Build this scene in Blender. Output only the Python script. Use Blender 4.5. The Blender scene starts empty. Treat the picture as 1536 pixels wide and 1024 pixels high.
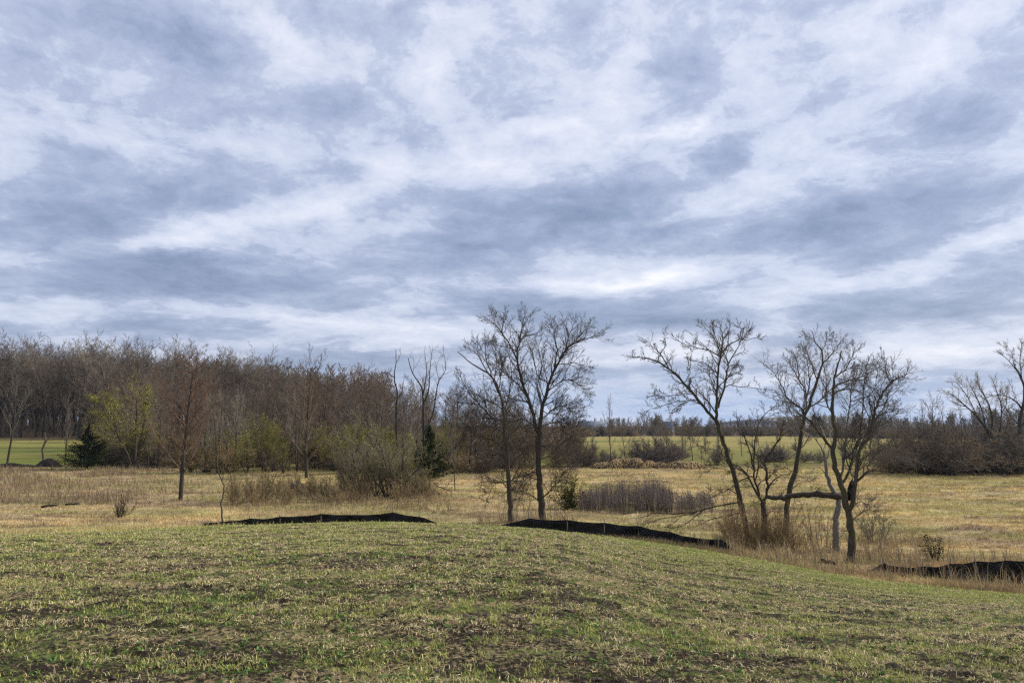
import bpy, math, random, time
import numpy as np
from mathutils import Vector
T0 = time.time()
rnd = random.Random(7)
RS = np.random.RandomState(11)
sc = bpy.context.scene
COL = sc.collection
R = math.radians

# ------------------------------------------------------------------ camera
W_, H_, F_ = 1536.0, 1024.0, 1139.0
PITCH = math.atan((628 - 512) / F_)
EYE = 1.6
cam = bpy.data.cameras.new("camera"); cam.sensor_width = 36; cam.lens = 36 * F_ / W_
cam.clip_start = 0.1; cam.clip_end = 12000
camo = bpy.data.objects.new("camera", cam); COL.objects.link(camo)
camo.location = (0, 0, EYE); camo.rotation_euler = (math.pi / 2 + PITCH, 0, 0)
sc.camera = camo

def ray(px, row):
    u = (px - 768) / F_; v = (512 - row) / F_
    dy = math.cos(PITCH) - v * math.sin(PITCH)
    dz = math.sin(PITCH) + v * math.cos(PITCH)
    return u / dy, dz / dy

# ------------------------------------------------------------------ noise
def _hash(ix, iy, seed):
    h = (ix.astype(np.int64) * 374761393 + iy.astype(np.int64) * 668265263 + seed * 1442695041) & 0xffffffff
    h = ((h ^ (h >> 13)) * 1274126177) & 0xffffffff
    h = h ^ (h >> 16)
    return (h & 0xffff) / 65535.0

def vnoise(x, y, seed=0):
    ix = np.floor(x); iy = np.floor(y); fx = x - ix; fy = y - iy
    fx = fx * fx * (3 - 2 * fx); fy = fy * fy * (3 - 2 * fy)
    a = _hash(ix, iy, seed); b = _hash(ix + 1, iy, seed); c = _hash(ix, iy + 1, seed); d = _hash(ix + 1, iy + 1, seed)
    return (a * (1 - fx) + b * fx) * (1 - fy) + (c * (1 - fx) + d * fx) * fy

def fbm(x, y, seed=0, octs=4, gain=0.5):
    s = 0; a = 1; t = 0
    for o in range(octs):
        s = s + a * vnoise(x * 2 ** o + 17.3 * o, y * 2 ** o - 9.1 * o, seed + o); t += a; a *= gain
    return s / t

# ------------------------------------------------------------------ terrain
DEP = [-60, 0, 5, 10, 15, 20, 24, 27, 30, 36, 45, 60, 90, 150, 240, 300, 400, 800, 3000, 9000]
TAB = {
    -400: [1.5, 1.6, 1.68, 1.92, 2.35, 3.0, 3.6, 4.05, 4.4, 4.9, 5.2, 5.4, 5.5, 4.0, 2.5, 3, 4, 8, 25, 80],
    0:    [1.5, 1.6, 1.68, 1.92, 2.35, 3.0, 3.6, 4.05, 4.45, 4.95, 5.25, 5.4, 5.5, 3.9, 2.5, 3, 4, 8, 25, 80],
    330:  [1.5, 1.6, 1.68, 1.92, 2.34, 2.86, 3.34, 3.78, 4.3, 4.95, 5.3, 5.5, 5.5, 4.0, 3.0, 3.4, 5, 9, 25, 80],
    560:  [1.5, 1.6, 1.68, 1.9, 2.30, 2.76, 3.22, 3.72, 4.3, 4.95, 5.3, 5.5, 5.5, 4.8, 4.0, 4.5, 6, 10, 25, 80],
    790:  [1.5, 1.6, 1.68, 1.94, 2.38, 2.90, 3.40, 4.0, 4.5, 5.0, 5.3, 5.5, 5.6, 5.4, 5.6, 7.0, 9, 14, 30, 80],
    1000: [1.5, 1.6, 1.74, 2.25, 2.88, 3.45, 3.92, 4.35, 4.75, 5.12, 5.35, 5.5, 5.6, 5.2, 5.5, 6.8, 9, 14, 30, 80],
    1150: [1.5, 1.6, 1.77, 2.42, 3.15, 3.8, 4.4, 4.85, 5.1, 5.25, 5.4, 5.5, 5.6, 5.3, 5.6, 7.0, 9, 14, 30, 80],
    1300: [1.5, 1.6, 1.8, 2.5, 3.4, 4.2, 4.78, 5.1, 5.25, 5.35, 5.45, 5.5, 5.6, 5.8, 6.5, 7.5, 9, 14, 30, 80],
    1536: [1.5, 1.6, 1.8, 2.6, 3.56, 4.42, 4.95, 5.15, 5.3, 5.4, 5.5, 5.5, 5.5, 5.6, 6.5, 7.5, 9, 14, 30, 80],
    1950: [1.5, 1.6, 1.8, 2.6, 3.6, 4.5, 5.0, 5.2, 5.3, 5.4, 5.5, 5.5, 5.5, 5.6, 6.5, 7.5, 9, 14, 30, 80],
}
def pchip(xk, yk, x):
    xk = np.asarray(xk, float); yk = np.asarray(yk, float)
    h = np.diff(xk); dl = np.diff(yk) / h
    m = np.zeros(len(xk)); m[0] = dl[0]; m[-1] = dl[-1]
    for i in range(1, len(xk) - 1):
        if dl[i - 1] * dl[i] > 0:
            w1 = 2 * h[i] + h[i - 1]; w2 = h[i] + 2 * h[i - 1]
            m[i] = (w1 + w2) / (w1 / dl[i - 1] + w2 / dl[i])
    i = np.clip(np.searchsorted(xk, x) - 1, 0, len(xk) - 2)
    t = (x - xk[i]) / h[i]; t = np.clip(t, 0, 1)
    return (yk[i] * (2 * t**3 - 3 * t**2 + 1) + h[i] * m[i] * (t**3 - 2 * t**2 + t)
            + yk[i + 1] * (-2 * t**3 + 3 * t**2) + h[i] * m[i + 1] * (t**3 - t**2))
_q = np.linspace(0, 1, 900)
def q2y(q): return np.sinh(q * 9.0) * 1.2
QMAX = math.asinh(9000 / 1.2) / 9.0; QMIN = -math.asinh(60 / 1.2) / 9.0
_qs = np.linspace(QMIN, QMAX, 1200); _ys = q2y(_qs)
_ss = np.linspace(-1.05, 1.05, 260)
_keys = sorted(TAB); _ks = [(k - 768) / 1145.0 for k in _keys]
_cols = np.array([pchip(DEP, TAB[k], _ys) for k in _keys])
LUT = np.array([pchip(_ks, _cols[:, j], np.clip(_ss, _ks[0], _ks[-1])) for j in range(len(_ys))])  # [y, s]
def drop(x, y):
    x = np.asarray(x, float); y = np.asarray(y, float)
    s = x / np.maximum(y, 4.0)
    q = (np.arcsinh(np.clip(y, -60, 9000) / 1.2) / 9.0 - QMIN) / (QMAX - QMIN) * (len(_ys) - 1)
    c = (np.clip(s, -1.05, 1.05) + 1.05) / 2.1 * (len(_ss) - 1)
    qi = np.clip(q.astype(int), 0, len(_ys) - 2); ci = np.clip(c.astype(int), 0, len(_ss) - 2)
    fq = q - qi; fc = c - ci
    return ((LUT[qi, ci] * (1 - fc) + LUT[qi, ci + 1] * fc) * (1 - fq)
            + (LUT[qi + 1, ci] * (1 - fc) + LUT[qi + 1, ci + 1] * fc) * fq)
def edge_depth(s):
    k = [(p - 768) / 1145.0 for p in (-400, 0, 330, 560, 760, 900, 1000, 1100, 1200, 1300, 1400, 1536, 1900)]
    return np.interp(s, k, [23.5, 24.0, 25.6, 26.0, 26.6, 26.2, 25.4, 24.2, 22.8, 21.6, 20.4, 18.8, 17])
def relief(x, y):
    """small bumps: clods and drill rows on the field, tussocks on the meadow"""
    s = x / np.maximum(y, 4.0)
    e = edge_depth(s)
    inf = np.clip((e + 0.3 - y) / 1.0, 0, 1)
    yy = y + 0.12 * x
    clod = (fbm(x * 3.1, y * 3.1, 3, 4, 0.6) - .5) * 0.085 + np.maximum(fbm(x * 9, y * 9, 8, 3) - .58, 0) * 0.10 + (vnoise(x*0.8, yy * 2.1, 5) - .5) * 0.045
    clod = clod * np.clip((y - 1.5) / 2, 0.3, 1)
    md = (fbm(x * 0.7, y * 0.7, 21, 3) - .5) * 0.18 + (fbm(x * 0.12, y * 0.12, 31, 2) - .5) * 0.25
    md = md * np.clip((y - e) / 6, 0, 1)
    far = np.clip((y - 140) / 60, 0, 1)
    md = md * (1 - far) + (fbm(x * 0.02, y * 0.02, 41, 3) - .5) * 1.0 * far
    return clod * inf + md
def ground(x, y):
    return EYE - drop(x, y) + relief(np.asarray(x, float), np.asarray(y, float))
def gz(x, y): return float(ground(np.array([x]), np.array([y]))[0])
def place(px, Y, row=660):
    s, t = ray(px, row); x = s * Y
    return Vector((x, Y, gz(x, Y)))
def atrow(px, row, ymin=4, ymax=400):
    s, t = ray(px, row)
    ys = np.geomspace(ymin, ymax, 3000); d = EYE - drop(s * ys, ys)
    hit = np.where(EYE + t * ys < d)[0]
    Y = ys[hit[0]] if len(hit) else ymax
    return Vector((s * Y, Y, gz(s * Y, Y)))
def pt(px, row, Y, dy=0.0):
    s, t = ray(px, row); Y = Y + dy
    return Vector((s * Y, Y, EYE + t * Y))

# ------------------------------------------------------------------ objects
def link_mesh(name, me, parent=None, mat=None):
    o = bpy.data.objects.new(name, me); COL.objects.link(o)
    if parent is not None: o.parent = parent
    if mat is not None and not me.materials: me.materials.append(mat)
    return o
def tag(o, label, cat, group=None):
    o["label"] = label; o["category"] = cat
    if group: o["group"] = group
    return o
def thing(name, label, cat, loc, group=None):
    o = bpy.data.objects.new(name, None); COL.objects.link(o); o.location = loc
    o.empty_display_size = 0.3
    return tag(o, label, cat, group)
def mesh_np(name, V, faces4=None, faces3=None, smooth=False, cols=None):
    me = bpy.data.meshes.new(name)
    n4 = 0 if faces4 is None else len(faces4); n3 = 0 if faces3 is None else len(faces3)
    me.vertices.add(len(V)); me.vertices.foreach_set("co", np.ascontiguousarray(V, dtype=np.float32).ravel())
    idx = []; 
    if n4: idx.append(np.asarray(faces4, np.int32).ravel())
    if n3: idx.append(np.asarray(faces3, np.int32).ravel())
    idx = np.concatenate(idx)
    me.loops.add(len(idx)); me.loops.foreach_set("vertex_index", idx)
    me.polygons.add(n4 + n3)
    tot = np.concatenate([np.full(n4, 4, np.int32), np.full(n3, 3, np.int32)])
    st = np.concatenate([[0], np.cumsum(tot)[:-1]]).astype(np.int32)
    me.polygons.foreach_set("loop_start", st)
    if smooth: me.polygons.foreach_set("use_smooth", np.ones(n4 + n3, bool))
    me.update(calc_edges=True)
    if cols is not None:
        a = me.color_attributes.new("Col", 'FLOAT_COLOR', 'POINT')
        c = np.ones((len(V), 4), np.float32); c[:, :cols.shape[1]] = cols
        a.data.foreach_set("color", c.ravel())
    return me

def tubes(polys, name="t"):
    """polys: list of (points, radii, sides). One mesh."""
    Vs = []; Fs = []; off = 0
    for sides in sorted(set(p[2] for p in polys)):
        grp = [p for p in polys if p[2] == sides]
        P = np.array([c for p in grp for c in p[0]], dtype=np.float64).reshape(-1, 3)
        Rr = np.array([c for p in grp for c in p[1]])
        ln = np.array([len(p[0]) for p in grp]); end = np.cumsum(ln) - 1; start = end - ln + 1
        n = len(P)
        nx = np.minimum(np.arange(n) + 1, n - 1); pv = np.maximum(np.arange(n) - 1, 0)
        nx[end] = end; pv[start] = start
        Tn = P[nx] - P[pv]; Tn /= np.maximum(np.linalg.norm(Tn, axis=1), 1e-9)[:, None]
        # reference axis per polyline
        mt = np.repeat(P[end] - P[start], ln, axis=0); mt /= np.maximum(np.linalg.norm(mt, axis=1), 1e-9)[:, None]
        ref = np.where(np.abs(mt[:, 2:3]) > 0.8, np.array([[1.0, 0.13, 0.0]]), np.array([[0.1, 0.05, 1.0]]))
        A = np.cross(Tn, ref); A /= np.maximum(np.linalg.norm(A, axis=1), 1e-9)[:, None]
        B = np.cross(Tn, A)
        ang = np.arange(sides) * 2 * math.pi / sides
        ring = (A[:, None, :] * np.cos(ang)[None, :, None] + B[:, None, :] * np.sin(ang)[None, :, None]) * Rr[:, None, None] + P[:, None, :]
        Vs.append(ring.reshape(-1, 3))
        mask = np.ones(n, bool); mask[end] = False
        i = np.where(mask)[0]
        k = np.arange(sides); k2 = (k + 1) % sides
        a = (i[:, None] * sides + k[None]); b = (i[:, None] * sides + k2[None])
        c = ((i[:, None] + 1) * sides + k2[None]); d = ((i[:, None] + 1) * sides + k[None])
        Fs.append(np.stack([a, b, c, d], -1).reshape(-1, 4) + off)
        off += n * sides
    return mesh_np(name, np.concatenate(Vs), faces4=np.concatenate(Fs), smooth=True)

# ------------------------------------------------------------------ materials
def new_mat(name):
    m = bpy.data.materials.new(name); m.use_nodes = True
    nt = m.node_tree; b = nt.nodes["Principled BSDF"]
    b.inputs["Roughness"].default_value = 0.9
    b.inputs["Specular IOR Level"].default_value = 0.2
    return m, nt, b
def N(nt, t, **kw):
    n = nt.nodes.new(t)
    for k, v in kw.items(): setattr(n, k, v)
    return n
def noise(nt, vec, scale, detail=4, rough=.55, dist=0):
    n = N(nt, "ShaderNodeTexNoise"); n.inputs["Scale"].default_value = scale; n.inputs["Detail"].default_value = detail
    n.inputs["Roughness"].default_value = rough; n.inputs["Distortion"].default_value = dist
    if vec is not None: nt.links.new(vec, n.inputs["Vector"])
    return n
def ramp(nt, fac, stops, interp='LINEAR'):
    r = N(nt, "ShaderNodeValToRGB"); r.color_ramp.interpolation = interp
    el = r.color_ramp.elements
    while len(el) < len(stops): el.new(0.5)
    for e, (p, c) in zip(el, stops): e.position = p; e.color = (*c, 1) if len(c) == 3 else c
    nt.links.new(fac, r.inputs[0]); return r
def mixc(nt, fac, a, b, mode='MIX'):
    m = N(nt, "ShaderNodeMix", data_type='RGBA', blend_type=mode)
    for k, v in ((0, fac), (6, a), (7, b)):
        if isinstance(v, (int, float)): m.inputs[k].default_value = v
        elif isinstance(v, tuple): m.inputs[k].default_value = (*v, 1)
        else: nt.links.new(v, m.inputs[k])
    return m.outputs[2]

def bark(name, dark, light, scale=6, moss=None, bump=0.5):
    m, nt, b = new_mat(name)
    tc = N(nt, "ShaderNodeTexCoord"); mp = N(nt, "ShaderNodeMapping"); mp.inputs["Scale"].default_value = (1, 1, 0.22)
    nt.links.new(tc.outputs["Object"], mp.inputs[0])
    n = noise(nt, mp.outputs[0], scale * 4, 6, .7); r = ramp(nt, n.outputs[0], [(.36, dark), (.64, light)])
    out = r.outputs[0]
    n2 = noise(nt, tc.outputs["Object"], 1.1, 3); 
    out = mixc(nt, n2.outputs[0], out, tuple(min(1, c * .55) for c in light))
    if moss:
        n3 = noise(nt, tc.outputs["Object"], 2.3, 4); r3 = ramp(nt, n3.outputs[0], [(.48, (0, 0, 0)), (.62, (.8, .8, .8))])
        out = mixc(nt, r3.outputs[0], out, moss)
    nt.links.new(out, b.inputs["Base Color"])
    bp = N(nt, "ShaderNodeBump"); bp.inputs["Strength"].default_value = bump; bp.inputs["Distance"].default_value = .02
    nt.links.new(n.outputs[0], bp.inputs["Height"]); nt.links.new(bp.outputs[0], b.inputs["Normal"])
    return m
def twig(name, c1, c2, scale=.7):
    m, nt, b = new_mat(name)
    tc = N(nt, "ShaderNodeTexCoord"); oi = N(nt, "ShaderNodeObjectInfo")
    n = noise(nt, tc.outputs["Object"], scale, 3)
    r = ramp(nt, n.outputs[0], [(.35, c1), (.65, c2)])
    hs = N(nt, "ShaderNodeHueSaturation"); nt.links.new(r.outputs[0], hs.inputs["Color"])
    mr = N(nt, "ShaderNodeMapRange"); mr.inputs["To Min"].default_value = .7; mr.inputs["To Max"].default_value = 1.35
    nt.links.new(oi.outputs["Random"], mr.inputs[0]); nt.links.new(mr.outputs[0], hs.inputs["Value"])
    nt.links.new(hs.outputs[0], b.inputs["Base Color"]); b.inputs["Specular IOR Level"].default_value = 0
    return m
def colattr_mat(name, rough=.85, trans=0.0):
    m, nt, b = new_mat(name); b.inputs["Roughness"].default_value = rough
    a = N(nt, "ShaderNodeAttribute", attribute_name="Col")
    nt.links.new(a.outputs["Color"], b.inputs["Base Color"])
    if trans:
        t = N(nt, "ShaderNodeBsdfTranslucent"); mx = N(nt, "ShaderNodeMixShader"); mx.inputs[0].default_value = trans
        nt.links.new(a.outputs["Color"], t.inputs[0]); nt.links.new(b.outputs[0], mx.inputs[1]); nt.links.new(t.outputs[0], mx.inputs[2])
        nt.links.new(mx.outputs[0], nt.nodes["Material Output"].inputs[0])
    return m
M = {}
M['bark_dark'] = bark('bark_dark', (.014, .011, .008), (.085, .07, .052), 9, bump=.9)
M['bark_moss'] = bark('bark_mossy', (.018, .014, .010), (.10, .082, .058), 9, moss=(.075, .068, .024), bump=.9)
M['bark_grey'] = bark('bark_grey', (.09, .08, .065), (.26, .235, .20))
M['bark_mid'] = bark('bark_mid', (.026, .021, .015), (.15, .125, .092), 9, bump=.9)
M['bark_wood'] = bark('bark_woodland', (.016, .013, .010), (.07, .058, .046), 2)
M['bark_broken'] = bark('bark_broken', (.008, .007, .006), (.035, .028, .02))
M['twig_dark'] = twig('twig_dark', (.055, .044, .033), (.13, .105, .078))
M['twig_grey'] = twig('twig_grey', (.11, .095, .075), (.20, .17, .13))
M['twig_pale'] = twig('twig_pale', (.16, .14, .10), (.30, .26, .19))
M['twig_wood'] = twig('twig_woodland', (.085, .068, .052), (.20, .165, .128))
M['twig_red'] = twig('twig_red', (.095, .062, .044), (.18, .12, .088))
M['twig_rust'] = twig('twig_rust', (.085, .062, .045), (.205, .15, .11))
M['twig_olive'] = twig('twig_olive', (.09, .072, .038), (.21, .17, .085))
M['twig_tan'] = twig('twig_tan', (.14, .10, .055), (.30, .22, .12), 1.5)
M['twig_purple'] = twig('twig_purple', (.095, .078, .075), (.17, .14, .13))
M['bud_yellow'] = twig('bud_yellow', (.17, .16, .025), (.30, .27, .05), 3)
M['bud_green'] = twig('bud_green', (.15, .14, .04), (.27, .25, .075), 3)
M['bud_red'] = twig('bud_red', (.15, .08, .05), (.24, .14, .09), 3)
M['bud_cream'] = twig('bud_cream', (.34, .29, .15), (.5, .42, .22), 3)
M['cedar'] = twig('cedar_foliage', (.012, .022, .009), (.035, .045, .014), 2)
M['cedar_olive'] = twig('cedar_foliage_olive', (.035, .042, .010), (.12, .115, .028), 1.6)
M['blade'] = colattr_mat('grass_blades', .8, .25)

# ------------------------------------------------------------------ tree growth
PI2 = 2 * math.pi
def perp(d, az):
    a = Vector((0, 0, 1)) if abs(d.z) < .9 else Vector((1, 0, 0))
    u = d.cross(a).normalized(); v = d.cross(u)
    return u * math.cos(az) + v * math.sin(az)
class Spec:
    def __init__(s, **k):
        s.levels = 3; s.steps = [9, 6, 5, 3, 2]; s.wob = [.10, .16, .2, .25, .3]; s.up = [.02, .06, .05, .03, .02]
        s.num = [16, 8, 6, 4]; s.ang = [48, 45, 45, 45]; s.ratio = [.5, .45, .45, .5]; s.t0 = [.3, .15, .15, .1]
        s.rmin = .006; s.rr = .6; s.taper = .9; s.shape = 0.7; s.sides = [9, 6, 4, 3, 3]; s.tipt = .12; s.budn = 0; s.buds = 1.0
        for a, b in k.items(): setattr(s, a, b)
def sample(pts, rad, t):
    f = t * (len(pts) - 1); i = min(int(f), len(pts) - 2); f -= i
    return pts[i].lerp(pts[i + 1], f), rad[i] * (1 - f) + rad[i + 1] * f, (pts[i + 1] - pts[i]).normalized()
def kids(A, pts, rad, L, lev, S, r):
    """grow children of level lev+1 along a polyline"""
    if lev >= S.levels: return
    n = S.num[lev]; n = max(1, int(round(n * r.uniform(.75, 1.25))))
    az = r.uniform(0, PI2); t0 = S.t0[lev]
    for k in range(n):
        t = t0 + (1 - t0) * (k + r.random()) / n
        t = min(t, .985)
        p, pr, d = sample(pts, rad, t)
        az += 2.4 + r.uniform(-.5, .5)
        a = R(S.ang[lev] * r.uniform(.7, 1.25) * (1 - .25 * t))
        cd = (d * math.cos(a) + perp(d, az) * math.sin(a)).normalized()
        sh = (1 - S.shape * t) if lev == 0 else (1 - .5 * t)
        cl = L * S.ratio[lev] * sh * r.uniform(.6, 1.15)
        branch(A, p, cd, cl, max(pr * S.rr * r.uniform(.7, 1.05), S.rmin), lev + 1, S, r)
def branch(A, p, d, L, rr, lev, S, r):
    n = S.steps[lev]; seg = L / n; pts = [p]; rad = [rr]; w = S.wob[lev]; up = S.up[lev]
    bx, by, bz = r.gauss(0, w * .5), r.gauss(0, w * .5), r.gauss(0, w * .3)
    for i in range(n):
        d = Vector((d.x + bx + r.gauss(0, w), d.y + by + r.gauss(0, w), d.z + bz + r.gauss(0, w * .7) + up)).normalized()
        if i % 3 == 2: bx, by = -bx, -by
        p = p + d * seg; pts.append(p)
        t = (i + 1) / n; rad.append(max(rr * (1 - t * S.taper) if lev else rr * (1 - t) ** .8 + rr * S.tipt * t, S.rmin * .75))
    (A['trunk'] if lev == 0 else A['crown']).append((pts, rad, S.sides[lev]))
    if S.budn and lev >= S.levels - 1:
        for k in range(S.budn): A['bud'].append(tuple(pts[-1 - (k % min(n, 3))] + Vector((r.gauss(0, .05), r.gauss(0, .05), r.gauss(0, .05))) * S.buds))
    kids(A, pts, rad, L, lev, S, r)
def newA(): return {'trunk': [], 'crown': [], 'bud': []}
def flakes(P, size, name, seed=1, flat=0.0):
    """small leaf-sized faces at the points P"""
    rs = np.random.RandomState(seed); P = np.asarray(P, float); n = len(P)
    a = rs.normal(size=(n, 3)); a /= np.linalg.norm(a, axis=1)[:, None]
    b = np.cross(a, rs.normal(size=(n, 3))); b /= np.linalg.norm(b, axis=1)[:, None]
    s = size * rs.uniform(.5, 1.4, (n, 1))
    V = np.stack([P - a * s, P + b * s * .5, P + a * s, P - b * s * .5], 1).reshape(-1, 3)
    Fc = np.arange(n * 4).reshape(-1, 4)
    return mesh_np(name, V, faces4=Fc)
def finish(root, A, mtr, mcr, mbud=None, bsize=.03):
    if A['trunk']: link_mesh("trunk", tubes(A['trunk'], "trunk"), root, mtr)
    if A['crown']: link_mesh("crown", tubes(A['crown'], "crown"), root, mcr)
    if A['bud'] and mbud: link_mesh("buds", flakes(A['bud'], bsize, "buds"), root, mbud)
    return root
def copy_thing(o, loc, rz, sc_, label=None, group=None):
    c = o.copy(); COL.objects.link(c); c.location = loc; c.rotation_euler = (0, 0, rz); c.scale = sc_ if isinstance(sc_, tuple) else (sc_,) * 3
    if label: c["label"] = label
    if group: c["group"] = group
    for ch in o.children:
        k = ch.copy(); COL.objects.link(k); k.parent = c
    return c
used = set()
def put(proto, loc, rz, s, label, group=None, name=None, cat=None):
    if proto.name not in used:
        used.add(proto.name); o = proto; o.location = loc; o.rotation_euler = (0, 0, rz); o.scale = s if isinstance(s, tuple) else (s,) * 3
        o["label"] = label
        if group: o["group"] = group
        elif "group" in o: del o["group"]
    else:
        o = copy_thing(proto, loc, rz, s, label, group)
        if not group and "group" in o: del o["group"]
    if cat: o["category"] = cat
    return o

# ---- traced trees: limbs = list of (points[(px,row)], r0, r1, depth spread)
def traced(name, label, base, Y, trunk, limbs, S, mtr, mcr, seed, twig_scale=1.0, mbud=None, extra=None):
    r = random.Random(seed)
    root = thing(name, label, "tree", (0, 0, 0))
    A = newA()
    def curve(pl, r0, r1, dy, sides, wob=.02, p0=None, ground_it=False):
        P = []
        m = len(pl)
        for i, (a, b) in enumerate(pl):
            t = i / (m - 1)
            if Y < 40: b = b + max(0, 530 - b) * .2
            v = pt(a, b, Y, dy * (t ** 1.2))
            if i == 0 and p0 is not None: v = p0
            P.append(v)
        # Catmull-Rom subdivision
        out = []
        for i in range(m - 1):
            a = P[max(i - 1, 0)]; b = P[i]; c = P[i + 1]; d = P[min(i + 2, m - 1)]
            for k in range(3):
                t = k / 3
                out.append(.5 * ((2 * b) + (c - a) * t + (2 * a - 5 * b + 4 * c - d) * t * t + (3 * b - a - 3 * c + d) * t ** 3))
        out.append(P[-1])
        n = len(out)
        for i in range(1, n): out[i] = out[i] + Vector((r.gauss(0, wob), r.gauss(0, wob), r.gauss(0, wob * .5)))
        rad = [(r0 + (r1 - r0) * (i / (n - 1))) * r.uniform(.92, 1.09) for i in range(n)]
        return out, rad
    mains = []
    pts, rad = curve(trunk[0], trunk[1], trunk[2], trunk[3], 10)
    g = gz(pts[0].x, pts[0].y)
    # root flare down to the ground
    b0 = pts[0].copy(); b0.z = g - .15
    pts = [b0, Vector((pts[0].x, pts[0].y, g + .12))] + pts[1:] if pts[1].z > g + .2 else [b0] + pts[1:]
    rad = [rad[0] * 1.7, rad[0] * 1.15] + rad[1:] if len(pts) == len(rad) + 1 else [rad[0] * 1.5] + rad[1:]
    A['trunk'].append((pts, rad, 12)); mains.append((pts, rad))
    for (pl, r0, r1, dy, *k) in limbs:
        # start on nearest existing main point in screen
        st = pt(pl[0][0], pl[0][1], Y)
        best = None
        for (mp, mr) in mains:
            for q, qr in zip(mp, mr):
                dd = (q.x - st.x) ** 2 + (q.z - st.z) ** 2
                if best is None or dd < best[0]: best = (dd, q, qr)
        p0 = best[1]; r0 = min(r0, best[2] * .95) if best[0] < .4 else r0
        dy0 = p0.y - Y
        P, rd = curve(pl, r0, r1, 0, 8)
        m = len(P)
        P = [p + (p - Vector((0, 0, EYE))) * ((dy0 + dy * (i / (m - 1))) / Y) for i, p in enumerate(P)]
        P[0] = p0
        A['trunk' if r0 > .045 else 'crown'].append((P, rd, 8 if r0 > .04 else 6)); mains.append((P, rd))
        L = sum((P[i + 1] - P[i]).length for i in range(m - 1))
        dens = (k[0] * 1.35 if k[0] > 1 else k[0]) if k else 1.0
        nn = max(2, int(L * S.dens * dens))
        az = r.uniform(0, 6)
        for q in range(nn):
            t = (q + r.random()) / nn; t = .12 + .88 * t
            if t > .99: t = .99
            p, pr, d = sample(P, rd, t)
            az += 2.4 + r.uniform(-.6, .6)
            a = R(S.ang[0] * r.uniform(.6, 1.3))
            cd = (d * math.cos(a) + perp(d, az) * math.sin(a)).normalized()
            cd = Vector((cd.x, cd.y * .85, cd.z + S.lift)).normalized()
            cl = S.tl * r.uniform(.45, 1.15) * (1.15 - .68 * t) * (.55 + min(L, 3) / 3 * .6)
            branch(A, p, cd, cl, max(min(pr * .6, .03), S.rmin * 1.3), 1, S, r)
        # tip spray
        for q in range(2):
            d = (P[-1] - P[-2]).normalized()
            cd = (d + perp(d, r.uniform(0, 6)) * .35).normalized()
            branch(A, P[-1], cd, S.tl * r.uniform(.25, .5), max(rd[-1] * .7, S.rmin), min(2, S.levels), S, r)
    if extra: extra(A, r)
    root.location = (pts[0].x, pts[0].y, g)
    off = root.location.copy()
    for key in ('trunk', 'crown'):
        A[key] = [([p - off for p in q[0]], q[1], q[2]) for q in A[key]]
    A['bud'] = [tuple(Vector(b) - off) for b in A['bud']]
    finish(root, A, mtr, mcr, mbud)
    return root
exec_t = lambda s: print("T %s %.1f" % (s, time.time() - T0))
# ------------------------------------------------------------------ sky and sun
w = bpy.data.worlds.new("World"); sc.world = w; w.use_nodes = True
nt = w.node_tree; nt.nodes.clear()
SUN_EL, SUN_AZ = R(34), R(72)        # azimuth from +Y, clockwise: from the right
sun_dir = Vector((math.sin(SUN_AZ) * math.cos(SUN_EL), math.cos(SUN_AZ) * math.cos(SUN_EL), math.sin(SUN_EL)))
out = N(nt, "ShaderNodeOutputWorld"); bg = N(nt, "ShaderNodeBackground")
sky = N(nt, "ShaderNodeTexSky", sky_type='NISHITA'); sky.sun_disc = False
sky.sun_elevation = SUN_EL; sky.sun_rotation = SUN_AZ; sky.air_density = 1.2; sky.dust_density = 1.5
tc = N(nt, "ShaderNodeTexCoord"); D = tc.outputs["Generated"]
def L_(a, b): nt.links.new(a, b)
def math_(op, a, b=None, c=None, clamp=False):
    m = N(nt, "ShaderNodeMath", operation=op); m.use_clamp = clamp
    for i, v in enumerate((a, b, c)):
        if v is None: continue
        if isinstance(v, (int, float)): m.inputs[i].default_value = v
        else: L_(v, m.inputs[i])
    return m.outputs[0]
sx = N(nt, "ShaderNodeSeparateXYZ"); L_(D, sx.inputs[0]); X, Y, Z = sx.outputs
az = math_('ARCTAN2', X, Y)
hyp = math_('SQRT', math_('ADD', math_('MULTIPLY', X, X), math_('MULTIPLY', Y, Y)))
el = math_('ARCTAN2', Z, hyp)
# cloud deck coordinates: round the compass and up, squeezed towards the horizon
vz = math_('MULTIPLY', math_('LOGARITHM', math_('ADD', math_('MAXIMUM', el, 0.0), .17), math.e), 1.05)
cb = N(nt, "ShaderNodeCombineXYZ"); L_(math_('DIVIDE', X, math_('MAXIMUM', hyp, .05)), cb.inputs[0]); L_(math_('DIVIDE', Y, math_('MAXIMUM', hyp, .05)), cb.inputs[1]); L_(vz, cb.inputs[2])
mp = N(nt, "ShaderNodeMapping"); mp.inputs["Rotation"].default_value = (0, R(7), 0); mp.inputs["Scale"].default_value = (1.0, 1.0, 1.0)
L_(cb.outputs[0], mp.inputs[0]); PV = mp.outputs[0]
# warp for the individual cloud masses
wn = noise(nt, PV, 5, 6, .6); wv = N(nt, "ShaderNodeVectorMath", operation='SUBTRACT'); L_(wn.outputs["Color"], wv.inputs[0]); wv.inputs[1].default_value = (.5, .5, .5)
ws = N(nt, "ShaderNodeVectorMath", operation='MULTIPLY'); L_(wv.outputs[0], ws.inputs[0]); ws.inputs[1].default_value = (.22, .09, 0)
c2 = N(nt, "ShaderNodeCombineXYZ"); L_(az, c2.inputs[0]); L_(el, c2.inputs[1])
ad = N(nt, "ShaderNodeVectorMath", operation='ADD'); L_(c2.outputs[0], ad.inputs[0]); L_(ws.outputs[0], ad.inputs[1]); AE = ad.outputs[0]
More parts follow.
